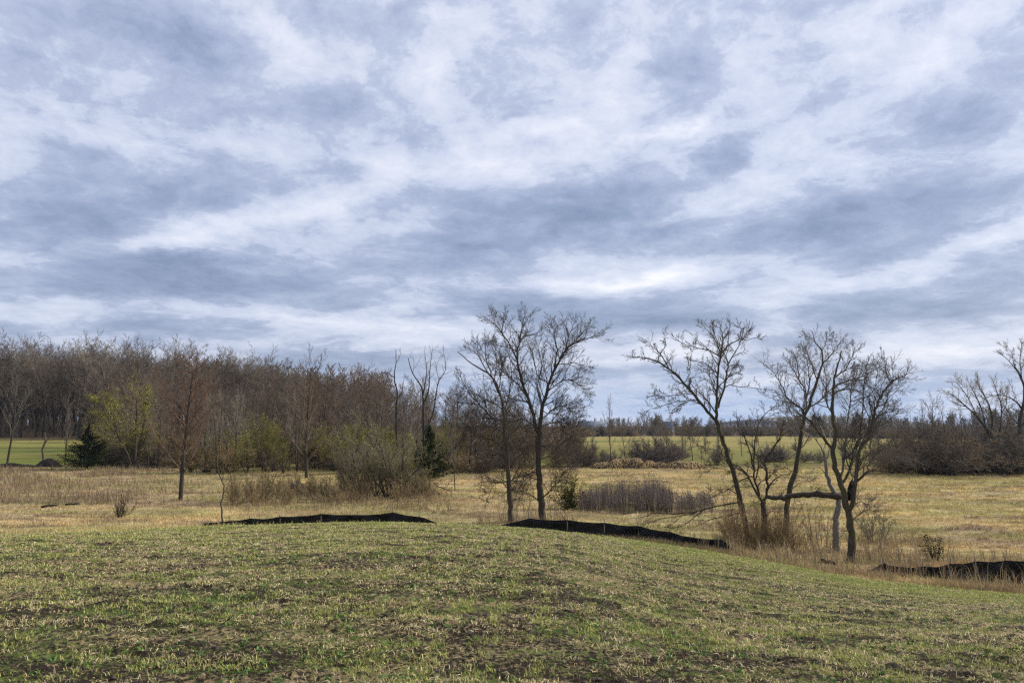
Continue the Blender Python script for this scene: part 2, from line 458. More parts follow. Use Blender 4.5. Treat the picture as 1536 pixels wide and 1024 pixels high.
# cloud masses: (x, y, rx, ry, tilt deg, amount) in photo pixels -> azimuth / elevation
BL = [(270,285,175,55,10,.75),(330,425,270,36,2,1.0),(120,430,120,30,0,.5),(620,355,230,45,12,.65),(1300,322,240,42,6,1.05),(1130,365,120,26,12,.7),(950,275,115,42,6,.8),(860,335,240,34,10,.65),
      (1460,405,120,34,6,.7),(960,470,230,32,0,.95),(640,455,140,24,0,.75),(30,300,110,70,0,.65),(1480,140,130,60,8,.65),(1068,220,52,24,0,.75),(1010,95,80,40,0,.45),
      (300,85,170,50,-22,.45),(480,5,130,22,0,.6),(540,160,150,40,-10,.4),(720,60,80,50,0,.3),(1250,500,150,18,0,.45),(1440,470,150,22,2,.65),(1050,560,300,14,0,.6),(200,500,260,14,0,.7),(640,520,90,10,0,.3),(30,60,90,60,0,.4),(1180,20,150,22,0,.4),
      (400,320,190,26,20,-1.0),(300,355,100,16,20,-.5),(700,243,190,24,-2,-.85),(160,215,170,34,-20,-.65),(440,60,140,18,-32,-.6),(665,90,70,60,30,-.45),(1050,385,150,24,14,-1.0),(940,420,160,18,6,-.7),
      (1290,185,200,42,24,-.6),(1430,55,150,26,20,-.6),(800,190,46,12,14,-1.0),(1210,262,160,18,4,-.7),(1430,372,140,13,12,-1.0),(1250,430,190,16,6,-.7),(60,405,70,18,0,-.7),(300,470,330,13,0,-.6),
      (620,503,170,13,0,-.9),(960,545,190,16,0,-.7),(1330,555,180,13,0,-.6),(1000,515,60,8,0,-.3),(1350,535,80,10,0,-.3),(700,20,80,16,0,-.4),(850,305,50,9,0,-.5),(1000,185,90,8,18,-.7),(1350,5,80,12,0,-.5),(20,480,80,12,0,-.4),(1450,520,130,8,0,-.4)]
tot = None
for (x, y, rx, ry, rot, am) in BL:
    s_, t_ = ray(x, y); a_ = math.atan(s_); e_ = math.atan(t_ / math.sqrt(1 + s_ * s_)); k = 1.75 / F_ * math.cos(a_)
    m = N(nt, "ShaderNodeMapping", vector_type='TEXTURE'); m.inputs["Location"].default_value = (a_, e_, 0)
    m.inputs["Rotation"].default_value = (0, 0, R(rot)); m.inputs["Scale"].default_value = (rx * k, ry * k, 1); L_(AE, m.inputs[0])
    g = N(nt, "ShaderNodeTexGradient", gradient_type='SPHERICAL'); L_(m.outputs[0], g.inputs[0])
    sm = N(nt, "ShaderNodeMapRange", interpolation_type='SMOOTHSTEP'); L_(g.outputs[1], sm.inputs[0]); sm.inputs["To Max"].default_value = am * .8
    tot = sm.outputs[0] if tot is None else math_('ADD', tot, sm.outputs[0])
vm = N(nt, "ShaderNodeVectorMath", operation='MULTIPLY_ADD'); L_(wv.outputs[0], vm.inputs[0]); vm.inputs[1].default_value = (.10, .10, .10); L_(PV, vm.inputs[2]); PW = vm.outputs[0]
n1 = noise(nt, PW, 4.3, 10, .62, .0); n2 = noise(nt, PW, 12, 10, .72, .0)
vo = N(nt, "ShaderNodeTexVoronoi", feature='F1'); vo.inputs["Scale"].default_value = 6.5; vo.inputs["Detail"].default_value = 3; vo.inputs["Roughness"].default_value = .55; L_(PW, vo.inputs["Vector"])
# long horizontal bands low in the sky
mp2 = N(nt, "ShaderNodeMapping"); mp2.inputs["Scale"].default_value = (1.6, 13, 1); L_(AE, mp2.inputs[0]); n3 = noise(nt, mp2.outputs[0], 2.6, 6, .55, .2)
lo_ = N(nt, "ShaderNodeMapRange", interpolation_type='SMOOTHSTEP'); L_(el, lo_.inputs[0]); lo_.inputs["From Min"].default_value = .02; lo_.inputs["From Max"].default_value = .26
lo_.inputs["To Min"].default_value = 1; lo_.inputs["To Max"].default_value = 0; lo0 = lo_.outputs[0]
d = math_('MULTIPLY_ADD', math_('SUBTRACT', n1.outputs[0], .5), 1.5, .40)
d = math_('ADD', d, math_('MULTIPLY', math_('SUBTRACT', n2.outputs[0], .5), 1.3))
d = math_('ADD', d, math_('MULTIPLY', math_('SUBTRACT', n3.outputs[0], .5), math_('MULTIPLY', lo0, 1.1)))
d = math_('ADD', d, math_('MULTIPLY', math_('SUBTRACT', .80, vo.outputs["Distance"]), .38))
d = math_('ADD', d, math_('MULTIPLY', tot, .60))
# flat dark undersides, bright tops: compare with the deck a little higher up
vu = N(nt, "ShaderNodeVectorMath", operation='ADD'); L_(PW, vu.inputs[0]); vu.inputs[1].default_value = (0, 0, .06)
n1u = noise(nt, vu.outputs[0], 4.3, 6, .62); n1d = noise(nt, PW, 4.3, 6, .62)
d = math_('ADD', d, math_('MULTIPLY', math_('SUBTRACT', n1u.outputs[0], n1d.outputs[0]), 1.5))
# crisper shoulders where one bank of cloud ends
sh_ = N(nt, "ShaderNodeMapRange", interpolation_type='SMOOTHSTEP'); L_(d, sh_.inputs[0]); sh_.inputs["From Min"].default_value = .26; sh_.inputs["From Max"].default_value = .44; sh_.inputs["To Min"].default_value = -.07; sh_.inputs["To Max"].default_value = .07
d = math_('ADD', d, sh_.outputs[0])
d = math_('MULTIPLY_ADD', d, .50, .345)
up_ = N(nt, "ShaderNodeMapRange", interpolation_type='SMOOTHSTEP'); L_(el, up_.inputs[0]); up_.inputs["From Min"].default_value = .2; up_.inputs["From Max"].default_value = .55; up_.inputs["To Min"].default_value = .06; up_.inputs["To Max"].default_value = -.07
d = math_('ADD', d, up_.outputs[0])
cr = ramp(nt, d, [(.10, (.88, .88, .94)), (.25, (.72, .75, .855)), (.42, (.57, .62, .765)), (.60, (.425, .48, .645)), (.78, (.29, .35, .51)), (1.0, (.18, .24, .38))])
# thin cloud low down: blue of the sky behind shows through
sk = mixc(nt, 1.0, sky.outputs[0], (.1, .1, .1), 'MULTIPLY')
lo = N(nt, "ShaderNodeMapRange", interpolation_type='SMOOTHSTEP'); L_(el, lo.inputs[0]); lo.inputs["From Min"].default_value = .0; lo.inputs["From Max"].default_value = .085
lo.inputs["To Min"].default_value = 1; lo.inputs["To Max"].default_value = 0
blue = mixc(nt, math_('MULTIPLY', lo.outputs[0], math_('MULTIPLY', d, .9, clamp=True)), cr.outputs[0], (.27, .44, .74))
# a little clear sky everywhere through the thin parts
c3 = mixc(nt, .12, blue, sk)
# brighter overcast overhead (beyond the frame)
hi = N(nt, "ShaderNodeMapRange", interpolation_type='SMOOTHSTEP'); L_(el, hi.inputs[0]); hi.inputs["From Min"].default_value = .62; hi.inputs["From Max"].default_value = 1.3
hi.inputs["To Min"].default_value = 1.0; hi.inputs["To Max"].default_value = 1.15
L_(c3, bg.inputs[0]); L_(hi.outputs[0], bg.inputs[1]); L_(bg.outputs[0], out.inputs[0])
w.cycles.sampling_method = 'MANUAL'; w.cycles.sample_map_resolution = 512
sun = bpy.data.lights.new("sun", 'SUN'); sun.energy = 4.8; sun.angle = R(6); sun.color = (1, .95, .86)
so = bpy.data.objects.new("sun", sun); COL.objects.link(so); so.rotation_euler = sun_dir.to_track_quat('Z', 'Y').to_euler(); so.location = (0, -20, 60)
vs = sc.view_settings; vs.view_transform = 'Standard'; vs.look = 'None'; vs.gamma = 1; vs.exposure = 0.25; vs.use_curve_mapping = False
sc.render.engine = 'CYCLES'; sc.cycles.max_bounces = 6; sc.cycles.diffuse_bounces = 2; sc.cycles.transmission_bounces = 3; sc.cycles.volume_bounces = 0
sc.cycles.use_denoising = False; sc.cycles.sample_clamp_indirect = 1.2; sc.cycles.sample_clamp_direct = 2.5; sc.cycles.pixel_filter_type = 'BLACKMAN_HARRIS'; sc.cycles.filter_width = 1.35

# ------------------------------------------------------------------ ground sheet
rows = np.concatenate([np.linspace(-60, 3.6, 50), np.geomspace(3.8, 32, 620)[0:], np.geomspace(32.2, 4400, 320)])
cols = np.linspace(-1, 1, 720); cols = np.sign(cols) * (np.abs(cols) * .72 + np.abs(cols) ** 6 * .25)
YY, CC = np.meshgrid(rows, cols, indexing='ij')
XX = CC * np.where(YY < 3.8, 3.8 + (3.8 - YY) * 2.2, YY + np.clip(YY - 3.8, 0, 1) * 0)
ZZ = ground(XX, YY)
nr, nc = XX.shape
V = np.stack([XX, YY, ZZ], -1).reshape(-1, 3)
ii = np.arange(nr * nc).reshape(nr, nc)
Fq = np.stack([ii[:-1, :-1], ii[:-1, 1:], ii[1:, 1:], ii[1:, :-1]], -1).reshape(-1, 4)
def zones(x, y):
    s = x / np.maximum(y, 4.0)
    e = edge_depth(s) + (fbm(x * .5, y * .5, 51, 3) - .5) * .9
    field = np.clip((e - y) / .5 + .5, 0, 1)
    strip = np.clip((y - e + 5.2) / 3.2, 0, 1) * field          # greener margin of the field
    k = [(p - 768) / 1145.0 for p in (0, 300, 430, 700, 850, 1340, 1345, 1536)]
    a = np.interp(s, k, [91, 91, 84, 86, 88, 92, 92, 92]); b = np.interp(s, k, [150, 150, 150, 170, 260, 260, 260, 260])
    edge = (fbm(x * .06, y * .06, 61, 3) - .5) * 10
    past = np.clip((y - a + edge) / 5, 0, 1) * np.clip((b - y) / 8, 0, 1)
    wood = np.clip((y - b + 4) / 8, 0, 1)
    return field, strip, past, wood
fz, st, ps, wd = zones(XX.ravel(), YY.ravel())
def meadow_col(x, y):
    px = x / np.maximum(y, 4) * 1145 + 768
    f = np.clip((fbm(x * .10, y * .16, 141, 4) - .36) / .28, 0, 1)[:, None]
    c = np.array([[.30, .225, .125]]) * (1 - f) + np.array([[.47, .36, .17]]) * f
    def mix(c, w_, k): w_ = np.clip(w_, 0, 1)[:, None]; return c * (1 - w_) + np.array([k]) * w_
    n = fbm(x * .22, y * .45, 151, 4)
    ss = lambda a, b, v: np.clip((v - a) / (b - a), 0, 1)
    c = mix(c, ss(1000, 1250, px) * ss(36, 44, y) * .8 * ss(.35, .55, n + .1), (.48, .365, .145))
    c = mix(c, (1 - ss(230, 330, px)) * ss(42, 50, y) * (1 - ss(72, 84, y)) * .8, (.27, .20, .135))
    c = mix(c, (1 - ss(330, 420, px)) * (1 - ss(36, 41, y)) * .85, (.52, .40, .21))
    c = mix(c, ss(1270, 1330, px) * (1 - ss(32, 42, y)) * .7 * ss(.4, .52, n), (.26, .15, .075))
    c = mix(c, ss(560, 640, px) * (1 - ss(1050, 1120, px)) * (1 - ss(38, 44, y)) * .6, (.25, .26, .09))
    c = mix(c, ss(.55, .64, n) * .55, (.24, .25, .075))
    c = mix(c, ss(.56, .66, fbm(x * .3 + 50, y * .9, 161, 4)) * .8, (.17, .12, .09))
    c = mix(c, ss(.54, .62, fbm(x * .5 + 20, y * 1.3, 163, 4)) * .6, (.52, .44, .27))
    c = mix(c, ss(.55, .63, fbm(x * .16 + 80, y * .5, 165, 4)) * .5, (.22, .24, .08))
    c = c * np.array([[1.22, 1.17, 1.05]])
    q = fbm(x * .03, y * .05, 171, 3) - .5
    yy = y + q * 60
    p = np.array([[.16, .145, .045]]) * np.ones((len(x), 1))
    p = mix(p, ss(135, 165, yy) * (px > 700), (.27, .215, .08)); p = mix(p, ss(205, 240, yy) * (px > 980) * .8, (.29, .215, .09))
    p = mix(p, ss(.55, .62, fbm(x * .012 + 7, y * .05, 181, 3)) * .7, (.09, .12, .03))
    p = mix(p, (px < 700) * ss(120, 140, y), (.27, .235, .075)); p = mix(p, (px < 700) * (1 - ss(98, 108, y)) * .6, (.10, .14, .022))
    w_ = ss(86, 96, y)[:, None]
    return c * (1 - w_) + p * w_
me = mesh_np("ground", V, faces4=Fq, smooth=True, cols=np.stack([fz, st, ps, wd], -1))
ca = me.color_attributes.new("Meadow", 'FLOAT_COLOR', 'POINT'); mcv = np.ones((len(V), 4), np.float32); mcv[:, :3] = meadow_col(V[:, 0], V[:, 1]); ca.data.foreach_set("color", mcv.ravel())
gr = link_mesh("ground", me); gr["kind"] = "structure"
m, gt, b = new_mat("ground_cover"); nt = gt
b.inputs["Roughness"].default_value = .95; b.inputs["Specular IOR Level"].default_value = .05
at_ = N(gt, "ShaderNodeAttribute", attribute_name="Col"); sp = N(gt, "ShaderNodeSeparateColor"); gt.links.new(at_.outputs["Color"], sp.inputs[0])
geo = N(gt, "ShaderNodeNewGeometry"); P = geo.outputs["Position"]
sq = N(gt, "ShaderNodeMapping"); sq.inputs["Scale"].default_value = (.35, 1, 1); sq.inputs["Rotation"].default_value = (0, 0, R(-7)); gt.links.new(P, sq.inputs[0]); PS = sq.outputs[0]
a1 = noise(gt, P, 7, 8, .65); a2 = noise(gt, PS, 1.5, 5, .6); a3 = noise(gt, P, 42, 5, .7)
soil = ramp(gt, a1.outputs[0], [(.3, (.015, .011, .008)), (.55, (.034, .026, .02)), (.75, (.065, .05, .04))]).outputs[0]
strw = ramp(gt, a3.outputs[0], [(.35, (.14, .105, .055)), (.6, (.36, .28, .15))]).outputs[0]
grn = ramp(gt, a3.outputs[0], [(.35, (.06, .09, .02)), (.65, (.17, .21, .05))]).outputs[0]
fa = noise(gt, P, 19, 6, .75); fb = noise(gt, P, 27, 6, .75)
fq = math_('ADD', fa.outputs[0], math_('MULTIPLY', math_('SUBTRACT', a2.outputs[0], .5), .6))
fm = mixc(gt, ramp(gt, fq, [(.53, (0, 0, 0)), (.59, (.8, .8, .8))]).outputs[0], soil, strw)
fr = math_('ADD', fb.outputs[0], math_('MULTIPLY', math_('SUBTRACT', noise(gt, PS, 2.3, 6, .65).outputs[0], .5), .7))
fm = mixc(gt, ramp(gt, fr, [(.53, (0, 0, 0)), (.59, (.8, .8, .8))]).outputs[0], fm, grn)
fm = mixc(gt, math_('MULTIPLY', sp.outputs[1], .75), fm, grn)
# dry meadow
b1 = noise(gt, PS, .16, 6, .6); b2 = noise(gt, PS, .9, 6, .65); b3 = noise(gt, P, 9, 5, .7)
tan = N(gt, "ShaderNodeAttribute", attribute_name="Meadow").outputs["Color"]
tan0 = tan
tan = mixc(gt, ramp(gt, b2.outputs[0], [(.40, (.75, .75, .75)), (.56, (0, 0, 0))]).outputs[0], tan, (.20, .15, .095))
tan = mixc(gt, ramp(gt, b3.outputs[0], [(.38, (.6, .6, .6)), (.6, (0, 0, 0))]).outputs[0], tan, (.14, .10, .055))
# pasture beyond
p1 = noise(gt, PS, .035, 4, .6); p2 = noise(gt, PS, .5, 6, .7)
pas = tan0
pas = mixc(gt, ramp(gt, p2.outputs[0], [(.4, (.5, .5, .5)), (.62, (0, 0, 0))]).outputs[0], pas, (.12, .12, .03))
wod = ramp(gt, b3.outputs[0], [(.35, (.05, .036, .024)), (.65, (.13, .09, .055))]).outputs[0]
o_ = mixc(gt, sp.outputs[2], tan, pas); o_ = mixc(gt, at_.outputs["Alpha"], o_, wod); o_ = mixc(gt, sp.outputs[0], o_, fm)
gt.links.new(o_, b.inputs["Base Color"])
bp = N(gt, "ShaderNodeBump"); bp.inputs["Strength"].default_value = 1.0; bp.inputs["Distance"].default_value = .08
gt.links.new(math_('ADD', a1.outputs[0], math_('MULTIPLY', a3.outputs[0], .3)), bp.inputs["Height"]); gt.links.new(bp.outputs[0], b.inputs["Normal"])
me.materials.append(m)
exec_t("ground")

# ------------------------------------------------------------------ grass and straw blades
def blades(name, x, y, h, wd_, lean, col, z=None, curl=.35, seed=1, kink=False):
    rs = np.random.RandomState(seed); n = len(x)
    if z is None: z = ground(x, y)
    az = rs.uniform(0, PI2, n); dx = np.cos(az); dy = np.sin(az)
    az2 = rs.uniform(0, PI2, n); wx = np.cos(az2) * wd_ / 2; wy = np.sin(az2) * wd_ / 2
    l = lean * h
    B = np.stack([x, y, z - .01], -1)
    up = np.sqrt(np.maximum(h * h - l * l, (h * .05) ** 2))
    Mid = B + np.stack([dx * l * .38, dy * l * .38, up * .62 + .005], -1)
    if kink: Mid[:, 2] = B[:, 2] + np.abs(rs.normal(0, 1, n)) * .014 + .010
    Tip = B + np.stack([dx * l, dy * l, up * (1 - curl * np.clip(lean, 0, 1)) + .01], -1)
    if kink: Tip[:, 2] = B[:, 2] + np.abs(rs.normal(0, 1, n)) * .012 + .006
    Wv = np.stack([wx, wy, np.zeros(n)], -1)
    if kink:  # ribbons lying down: width across their run, tilted
        Wv = np.stack([-dy * wd_ / 2, dx * wd_ / 2, rs.uniform(-.5, .5, n) * wd_], -1)
    Vv = np.stack([B - Wv, B + Wv, Mid + Wv * .8, Mid - Wv * .8, Tip], 1).reshape(-1, 3)
    k = np.arange(n)[:, None] * 5
    F4 = k + np.array([[0, 1, 2, 3]]); F3 = k + np.array([[3, 2, 4]])
    cc = np.repeat(col, 5, axis=0)
    me = mesh_np(name, Vv, faces4=F4, faces3=F3, cols=cc)
    o = link_mesh(name, me, None, M['blade']); o["kind"] = "stuff"; return o
def wedge(n, y0, y1, p, seed, smax=.80):
    rs = np.random.RandomState(seed); u = rs.uniform(0, 1, n)
    y = (y0 ** p + u * (y1 ** p - y0 ** p)) ** (1 / p); s = rs.uniform(-smax, smax, n)
    return s * y, y
def pal(cs, n, seed, var=.25, pick=None):
    rs = np.random.RandomState(seed); c = np.array(cs)[rs.randint(0, len(cs), n) if pick is None else pick]
    return c * rs.uniform(1 - var, 1 + var, (n, 1)) * rs.uniform(.92, 1.08, (n, 3))
def clumped(x, y, r, k, seed):
    rs = np.random.RandomState(seed); n = len(x); x = np.repeat(x, k); y = np.repeat(y, k); r = np.repeat(r, k)
    a = rs.uniform(0, PI2, n * k); q = np.abs(rs.normal(0, 1, n * k)) * r
    return x + np.cos(a) * q, y + np.sin(a) * q
# field: green tufts (patchy, in faint drill rows)
def fieldmask(x, y): return y < edge_depth(x / np.maximum(y, 4)) + .25
x, y = wedge(150000, 4.3, 27.5, 1.15, 2)
cov = fbm(x * 1.5, (y + .12 * x) * 3.6, 71, 5, .7); e = edge_depth(x / y); strip = np.clip((y - e + 6) / 4, 0, 1)
big = fbm(x * .22, y * .3, 77, 3)
rowm = np.cos((x - .06 * y + .25 * fbm(x * .2, y * .2, 73, 2)) * PI2 / .40) * (.04 + .11 * np.clip(1 - np.abs(x / y + .02) / .3, 0, 1)); cov = cov + rowm
keep = fieldmask(x, y) & (RS.uniform(0, 1, len(x)) < np.clip((cov - .508 - .06 * np.clip((10 - y) / 5, 0, 1)) * 7 + (big - .5) * 2.0 + strip * 1.15, .02, .95))
x, y = x[keep], y[keep]
bx, by = clumped(x, y, .016 + .0016 * y, 6, 3)
k = fieldmask(bx, by); bx, by = bx[k], by[k]; n = len(bx)
h = RS.uniform(.018, .052, n) * (1 + .015 * by); wdt = .0032 + .0004 * by
gcol = pal([(.18, .24, .04), (.33, .36, .08), (.47, .45, .14), (.20, .23, .06), (.60, .54, .25)], n, 5, .35)
blades("green_grass", bx, by, h, wdt, RS.uniform(.3, 1.0, n), gcol, seed=6)
# pale dry grass: lying ribbons
x, y = wedge(110000, 4.3, 27.5, 1.1, 12)
cov = fbm(x * 1.4 + 40, (y + .12 * x) * 3.4, 81, 5, .7)
keep = fieldmask(x, y) & (RS.uniform(0, 1, len(x)) < np.clip((cov - .44 - .05 * np.clip((10 - y) / 5, 0, 1)) * 7, .05, .9) * (1 - .45 * np.clip((y - edge_depth(x / y) + 4) / 3, 0, 1)))
x, y = x[keep], y[keep]; bx, by = clumped(x, y, .03 + .002 * y, 5, 13); k = fieldmask(bx, by); bx, by = bx[k], by[k]; n = len(bx)
h = RS.uniform(.025, .095, n) * (1 + .015 * by)
c = pal([(.54, .43, .23), (.68, .57, .34), (.40, .30, .14), (.48, .42, .18), (.25, .18, .10)], n, 15, .3)
blades("dry_straw", bx, by, h, .0026 + .00036 * by, RS.uniform(.75, 1.0, n), c, seed=16, kink=True)
# short upright dead stubble
x, y = wedge(16000, 4.3, 27.0, 1.2, 22); k = fieldmask(x, y); x, y = x[k], y[k]; n = len(x)
blades("stubble", x, y, RS.uniform(.025, .07, n), .003 + .0004 * y, RS.uniform(.2, .95, n), pal([(.33, .26, .14), (.22, .16, .085), (.40, .34, .2)], n, 25, .3), seed=26)
# low weeds with broad leaves close to the camera
x, y = wedge(2600, 4.4, 15, 1.3, 32)
k = fbm(x * 1.1, y * 1.1, 91, 3) > .48; x, y = x[k], y[k]
bx, by = clumped(x, y, np.full(len(x), .03), 7, 33); n = len(bx)
blades("broadleaf_weeds", bx, by, RS.uniform(.03, .06, n), RS.uniform(.010, .02, n), RS.uniform(.6, .98, n), pal([(.09, .19, .035), (.13, .24, .05), (.10, .17, .06)], n, 35, .3), seed=36)
# soil clods
x, y = wedge(9000, 4.3, 18, 1.2, 42); k = fbm(x * .9, y * 1.6, 95, 3) < .52; x, y = x[k], y[k]; n = len(x)
ico = np.array([(1, 0, 0), (-1, 0, 0), (0, 1, 0), (0, -1, 0), (0, 0, .8), (0, 0, -.6), (.6, .6, .4), (-.6, .6, .45), (.6, -.6, .35), (-.6, -.6, .4)], float)
icf = np.array([(0, 6, 8), (6, 4, 8), (6, 7, 4), (7, 9, 4), (9, 8, 4), (2, 7, 6), (1, 9, 7), (3, 8, 9), (0, 2, 6), (2, 1, 7), (1, 3, 9), (3, 0, 8)])
sz = (RS.uniform(0, 1, (n, 1, 1)) ** 2.5) * .022 + .005; Vc = ico[None] * sz * RS.uniform(.35, 1.5, (n, 10, 3)) * RS.uniform(.6, 1.6, (n, 1, 3)) * np.array([1, 1, .6]) + np.stack([x, y, ground(x, y) + .004], -1)[:, None, :]
Fc = (icf[None] + np.arange(n)[:, None, None] * 10).reshape(-1, 3)
ms, ct, cb_ = new_mat("soil_clods"); nt = ct
g_ = N(ct, "ShaderNodeNewGeometry"); rr_ = ramp(ct, noise(ct, g_.outputs["Position"], 14, 4).outputs[0], [(.3, (.028, .02, .016)), (.7, (.085, .065, .05))]); ct.links.new(rr_.outputs[0], cb_.inputs["Base Color"])
o = link_mesh("soil_clods", mesh_np("soil_clods", Vc.reshape(-1, 3), faces3=Fc), None, ms); o["kind"] = "stuff"
exec_t("field")
# meadow beyond the field edge
def meadow(name, n, y0, y1, p, hh, ww, cols, seed, dens=None, smax=.8, lean=(.3, 1.0), hvar=True):
    x, y = wedge(n, y0, y1, p, seed, smax)
    s = x / y; k = y > edge_depth(s) + RS.uniform(-.2, .6, len(x))
    k &= zones(x, y)[2] < .5
    if dens is not None: k &= RS.uniform(0, 1, len(x)) < dens(x, y)
    x, y = x[k], y[k]; bx, by = clumped(x, y, .05 + .0016 * y, 6, seed + 1); n = len(bx)
    f = fbm(bx * .13, by * .22, 101, 4); f2 = fbm(bx * .5, by * .9, 111, 3)
    if cols is None: c = meadow_col(bx, by) * RS.uniform(.7, 1.3, (n, 1)) * RS.uniform(.93, 1.07, (n, 3))
    else: c = pal(cols, n, seed + 2, .25)
    brown = (f2 < .42) & (RS.uniform(0, 1, n) < .5); c[brown] = c[brown] * np.array([.70, .64, .66])
    h = RS.uniform(hh[0], hh[1], n) * (1.25 - .5 * (f2 > .55)); wv_ = ww[0] + ww[1] * by
    return blades(name, bx, by, h, wv_, RS.uniform(lean[0], lean[1], n), c, seed=seed + 3)
MC = [(.25, .20, .13), (.38, .29, .14), (.50, .38, .17), (.46, .37, .12), (.33, .32, .09)]
meadow("meadow_grass", 75000, 18, 96, 1.05, (.08, .26), (.006, .00035), None, 200, lean=(.45, 1.0))
# taller brown weeds left and around the right-hand trees
def dens_r(x, y):
    px = x / y * 1145 + 768
    a = np.clip((px - 1040) / 60, 0, 1) * np.clip((1460 - px) / 160, 0, 1) * (y < 34) * (fbm(x * .5, y * .5, 121, 2) > .42) * .6
    b = np.clip((px - 1280) / 60, 0, 1) * (y < 30) * (fbm(x * .6, y * .6, 123, 2) > .5) * .35
    c = np.clip((330 - px) / 200, 0, 1) * (y > 48) * (y < 85) * (fbm(x * .2, y * .2, 125, 2) > .48) * .7
    d = np.clip((px - 340) / 60, 0, 1) * np.clip((700 - px) / 60, 0, 1) * (y > 44) * (y < 64) * .5
    f = (np.abs(px - 790) < 75) * (y > 35) * (y < 41) * .55
    return np.maximum(np.maximum(np.maximum(a, b), np.maximum(c, d)), f)
meadow("tall_dry_weeds", 42000, 19, 88, .9, (.25, .75), (.005, .0003), [(.17, .125, .08), (.28, .20, .115), (.36, .27, .14), (.22, .16, .10), (.42, .34, .20)], 230, dens_r, lean=(.1, .7))
def dens_f(x, y):
    px = x / y * 1145 + 768
    return np.clip((px - 820) / 150, .04, 1) * (y < edge_depth(x / y) + 2.0) * (fbm(x * .9, y * .9, 127, 2) > .46) * .9
meadow("fence_side_weeds", 60000, 18, 29, 1.0, (.07, .24), (.004, .0002), [(.32, .22, .12), (.42, .31, .17), (.26, .16, .09), (.20, .20, .07)], 260, dens_f, lean=(.15, .85))
exec_t("meadow")
# ------------------------------------------------------------------ silt fences
m, ft, b = new_mat("fence_fabric"); b.inputs["Roughness"].default_value = .6; b.inputs["Specular IOR Level"].default_value = .18
t_ = N(ft, "ShaderNodeTexCoord"); nt = ft
r_ = ramp(ft, noise(ft, t_.outputs["Object"], 3.5, 5, .6).outputs[0], [(.42, (.004, .004, .0045)), (.62, (.012, .012, .012)), (.8, (.045, .038, .028))]); ft.links.new(r_.outputs[0], b.inputs["Base Color"])
M['fabric'] = m
M['stake'] = bark('stake_wood', (.14, .11, .075), (.30, .25, .18), 8)
def silt_fence(label, line, stakes, seed, thick=.006):
    """line: (px, top row, depth). The cloth runs from just under the ground up to the traced top."""
    root = thing("silt_fence", label, "silt fence", (0, 0, 0), "black silt fences along the field edge")
    k = [a[0] for a in line]; n = 160
    pxs = np.linspace(k[0], k[-1], n); rows_ = np.interp(pxs, k, [a[1] for a in line]); dep = np.interp(pxs, k, [a[2] for a in line])
    top = []; bot = []
    for a, rw, dd in zip(pxs, rows_, dep):
        v = pt(a, rw, dd); g = gz(v.x, v.y); ds = min(abs(a - q) for q in stakes)
        sag = .035 * min(1, ds / 18)
        v.z = max(v.z - sag * min(1, max(0, (v.z - g)) / .3), g + .03); top.append(v); bot.append(Vector((v.x, v.y, g - .06)))
    root.location = bot[0]; off = root.location
    m_ = 9; Vf = []
    rr = np.random.RandomState(seed)
    for i in range(n):
        for j in range(m_):
            t = j / (m_ - 1); p = bot[i].lerp(top[i], t) - off
            xw, zw = i * .16, j * .5
            wv = (float(fbm(np.array([i * .10 + seed]), np.array([j * .25]), 7, 3)[0]) - .5) * .30 * math.sin(math.pi * (t * .8 + .1)) - .12 * (1 - t) ** 2
            Vf.append((p.x, p.y + wv, p.z))
    Vf = np.array(Vf); Fq_ = []
    ix = np.arange(n * m_).reshape(n, m_)
    Vb = Vf + np.array([0, thick, 0]); nn = n * m_
    A_ = np.stack([ix[:-1, :-1], ix[1:, :-1], ix[1:, 1:], ix[:-1, 1:]], -1).reshape(-1, 4)
    edge = np.stack([ix[:-1, -1], ix[1:, -1], ix[1:, -1] + nn, ix[:-1, -1] + nn], -1)
    link_mesh("fabric", mesh_np("fabric", np.concatenate([Vf, Vb]), faces4=np.concatenate([A_, A_[:, ::-1] + nn, edge]), smooth=True), root, M['fabric'])
    hem = [(Vf[i * m_ + m_ - 1] + np.array([0, .004, .006])) for i in range(n)]
    link_mesh("hem", tubes([([Vector(h) for h in hem], [.012] * n, 6)]), root, M['fabric'])
    for q in stakes:
        i = int(np.argmin(np.abs(pxs - q))); p = top[i] - off; bz = bot[i].z - off.z
        tilt = rr.uniform(-.05, .05); y0 = p.y + .035
        c = [(-.018, -.018), (.018, -.018), (.018, .018), (-.018, .018)]
        h = p.z + rr.uniform(.07, .20)
        vv = [(p.x + a, y0 + b_, bz) for a, b_ in c] + [(p.x + a + tilt, y0 + b_, h) for a, b_ in c] + [(p.x + tilt, y0, h + .012)]
        link_mesh("stake", mesh_np("stake", np.array(vv), faces4=[(0, 1, 5, 4), (1, 2, 6, 5), (2, 3, 7, 6), (3, 0, 4, 7)], faces3=[(4, 5, 8), (5, 6, 8), (6, 7, 8), (7, 4, 8)]), root, M['stake'])
    return root
silt_fence("low black silt fence behind the crest at left, in front of the olive thicket",
           [(303, 784, 27.2), (345, 781.5, 27.2), (372, 778, 27.2), (400, 777, 27.2), (443, 773.5, 27.3), (483, 771, 27.4), (520, 771, 27.5), (536, 772.5, 27.5), (560, 770.5, 27.6), (589, 768.5, 27.6), (615, 772.5, 27.7), (638, 777, 27.8), (650, 781, 28), (664, 787, 28)],
           [345, 376, 420, 483, 536, 589, 630], 1)
silt_fence("long black silt fence sloping down right from the two tall centre trees",
           [(748, 787, 28.5), (770, 782, 28.5), (794, 777.5, 28.4), (852, 780, 28), (908, 784.4, 27.6), (958, 789, 27.2), (1005, 798, 26.8), (1041, 806.6, 26.4), (1080, 809, 26), (1092, 815, 25.9), (1104, 826, 25.7)],
           [794, 852, 908, 958, 1005, 1041, 1080], 2)
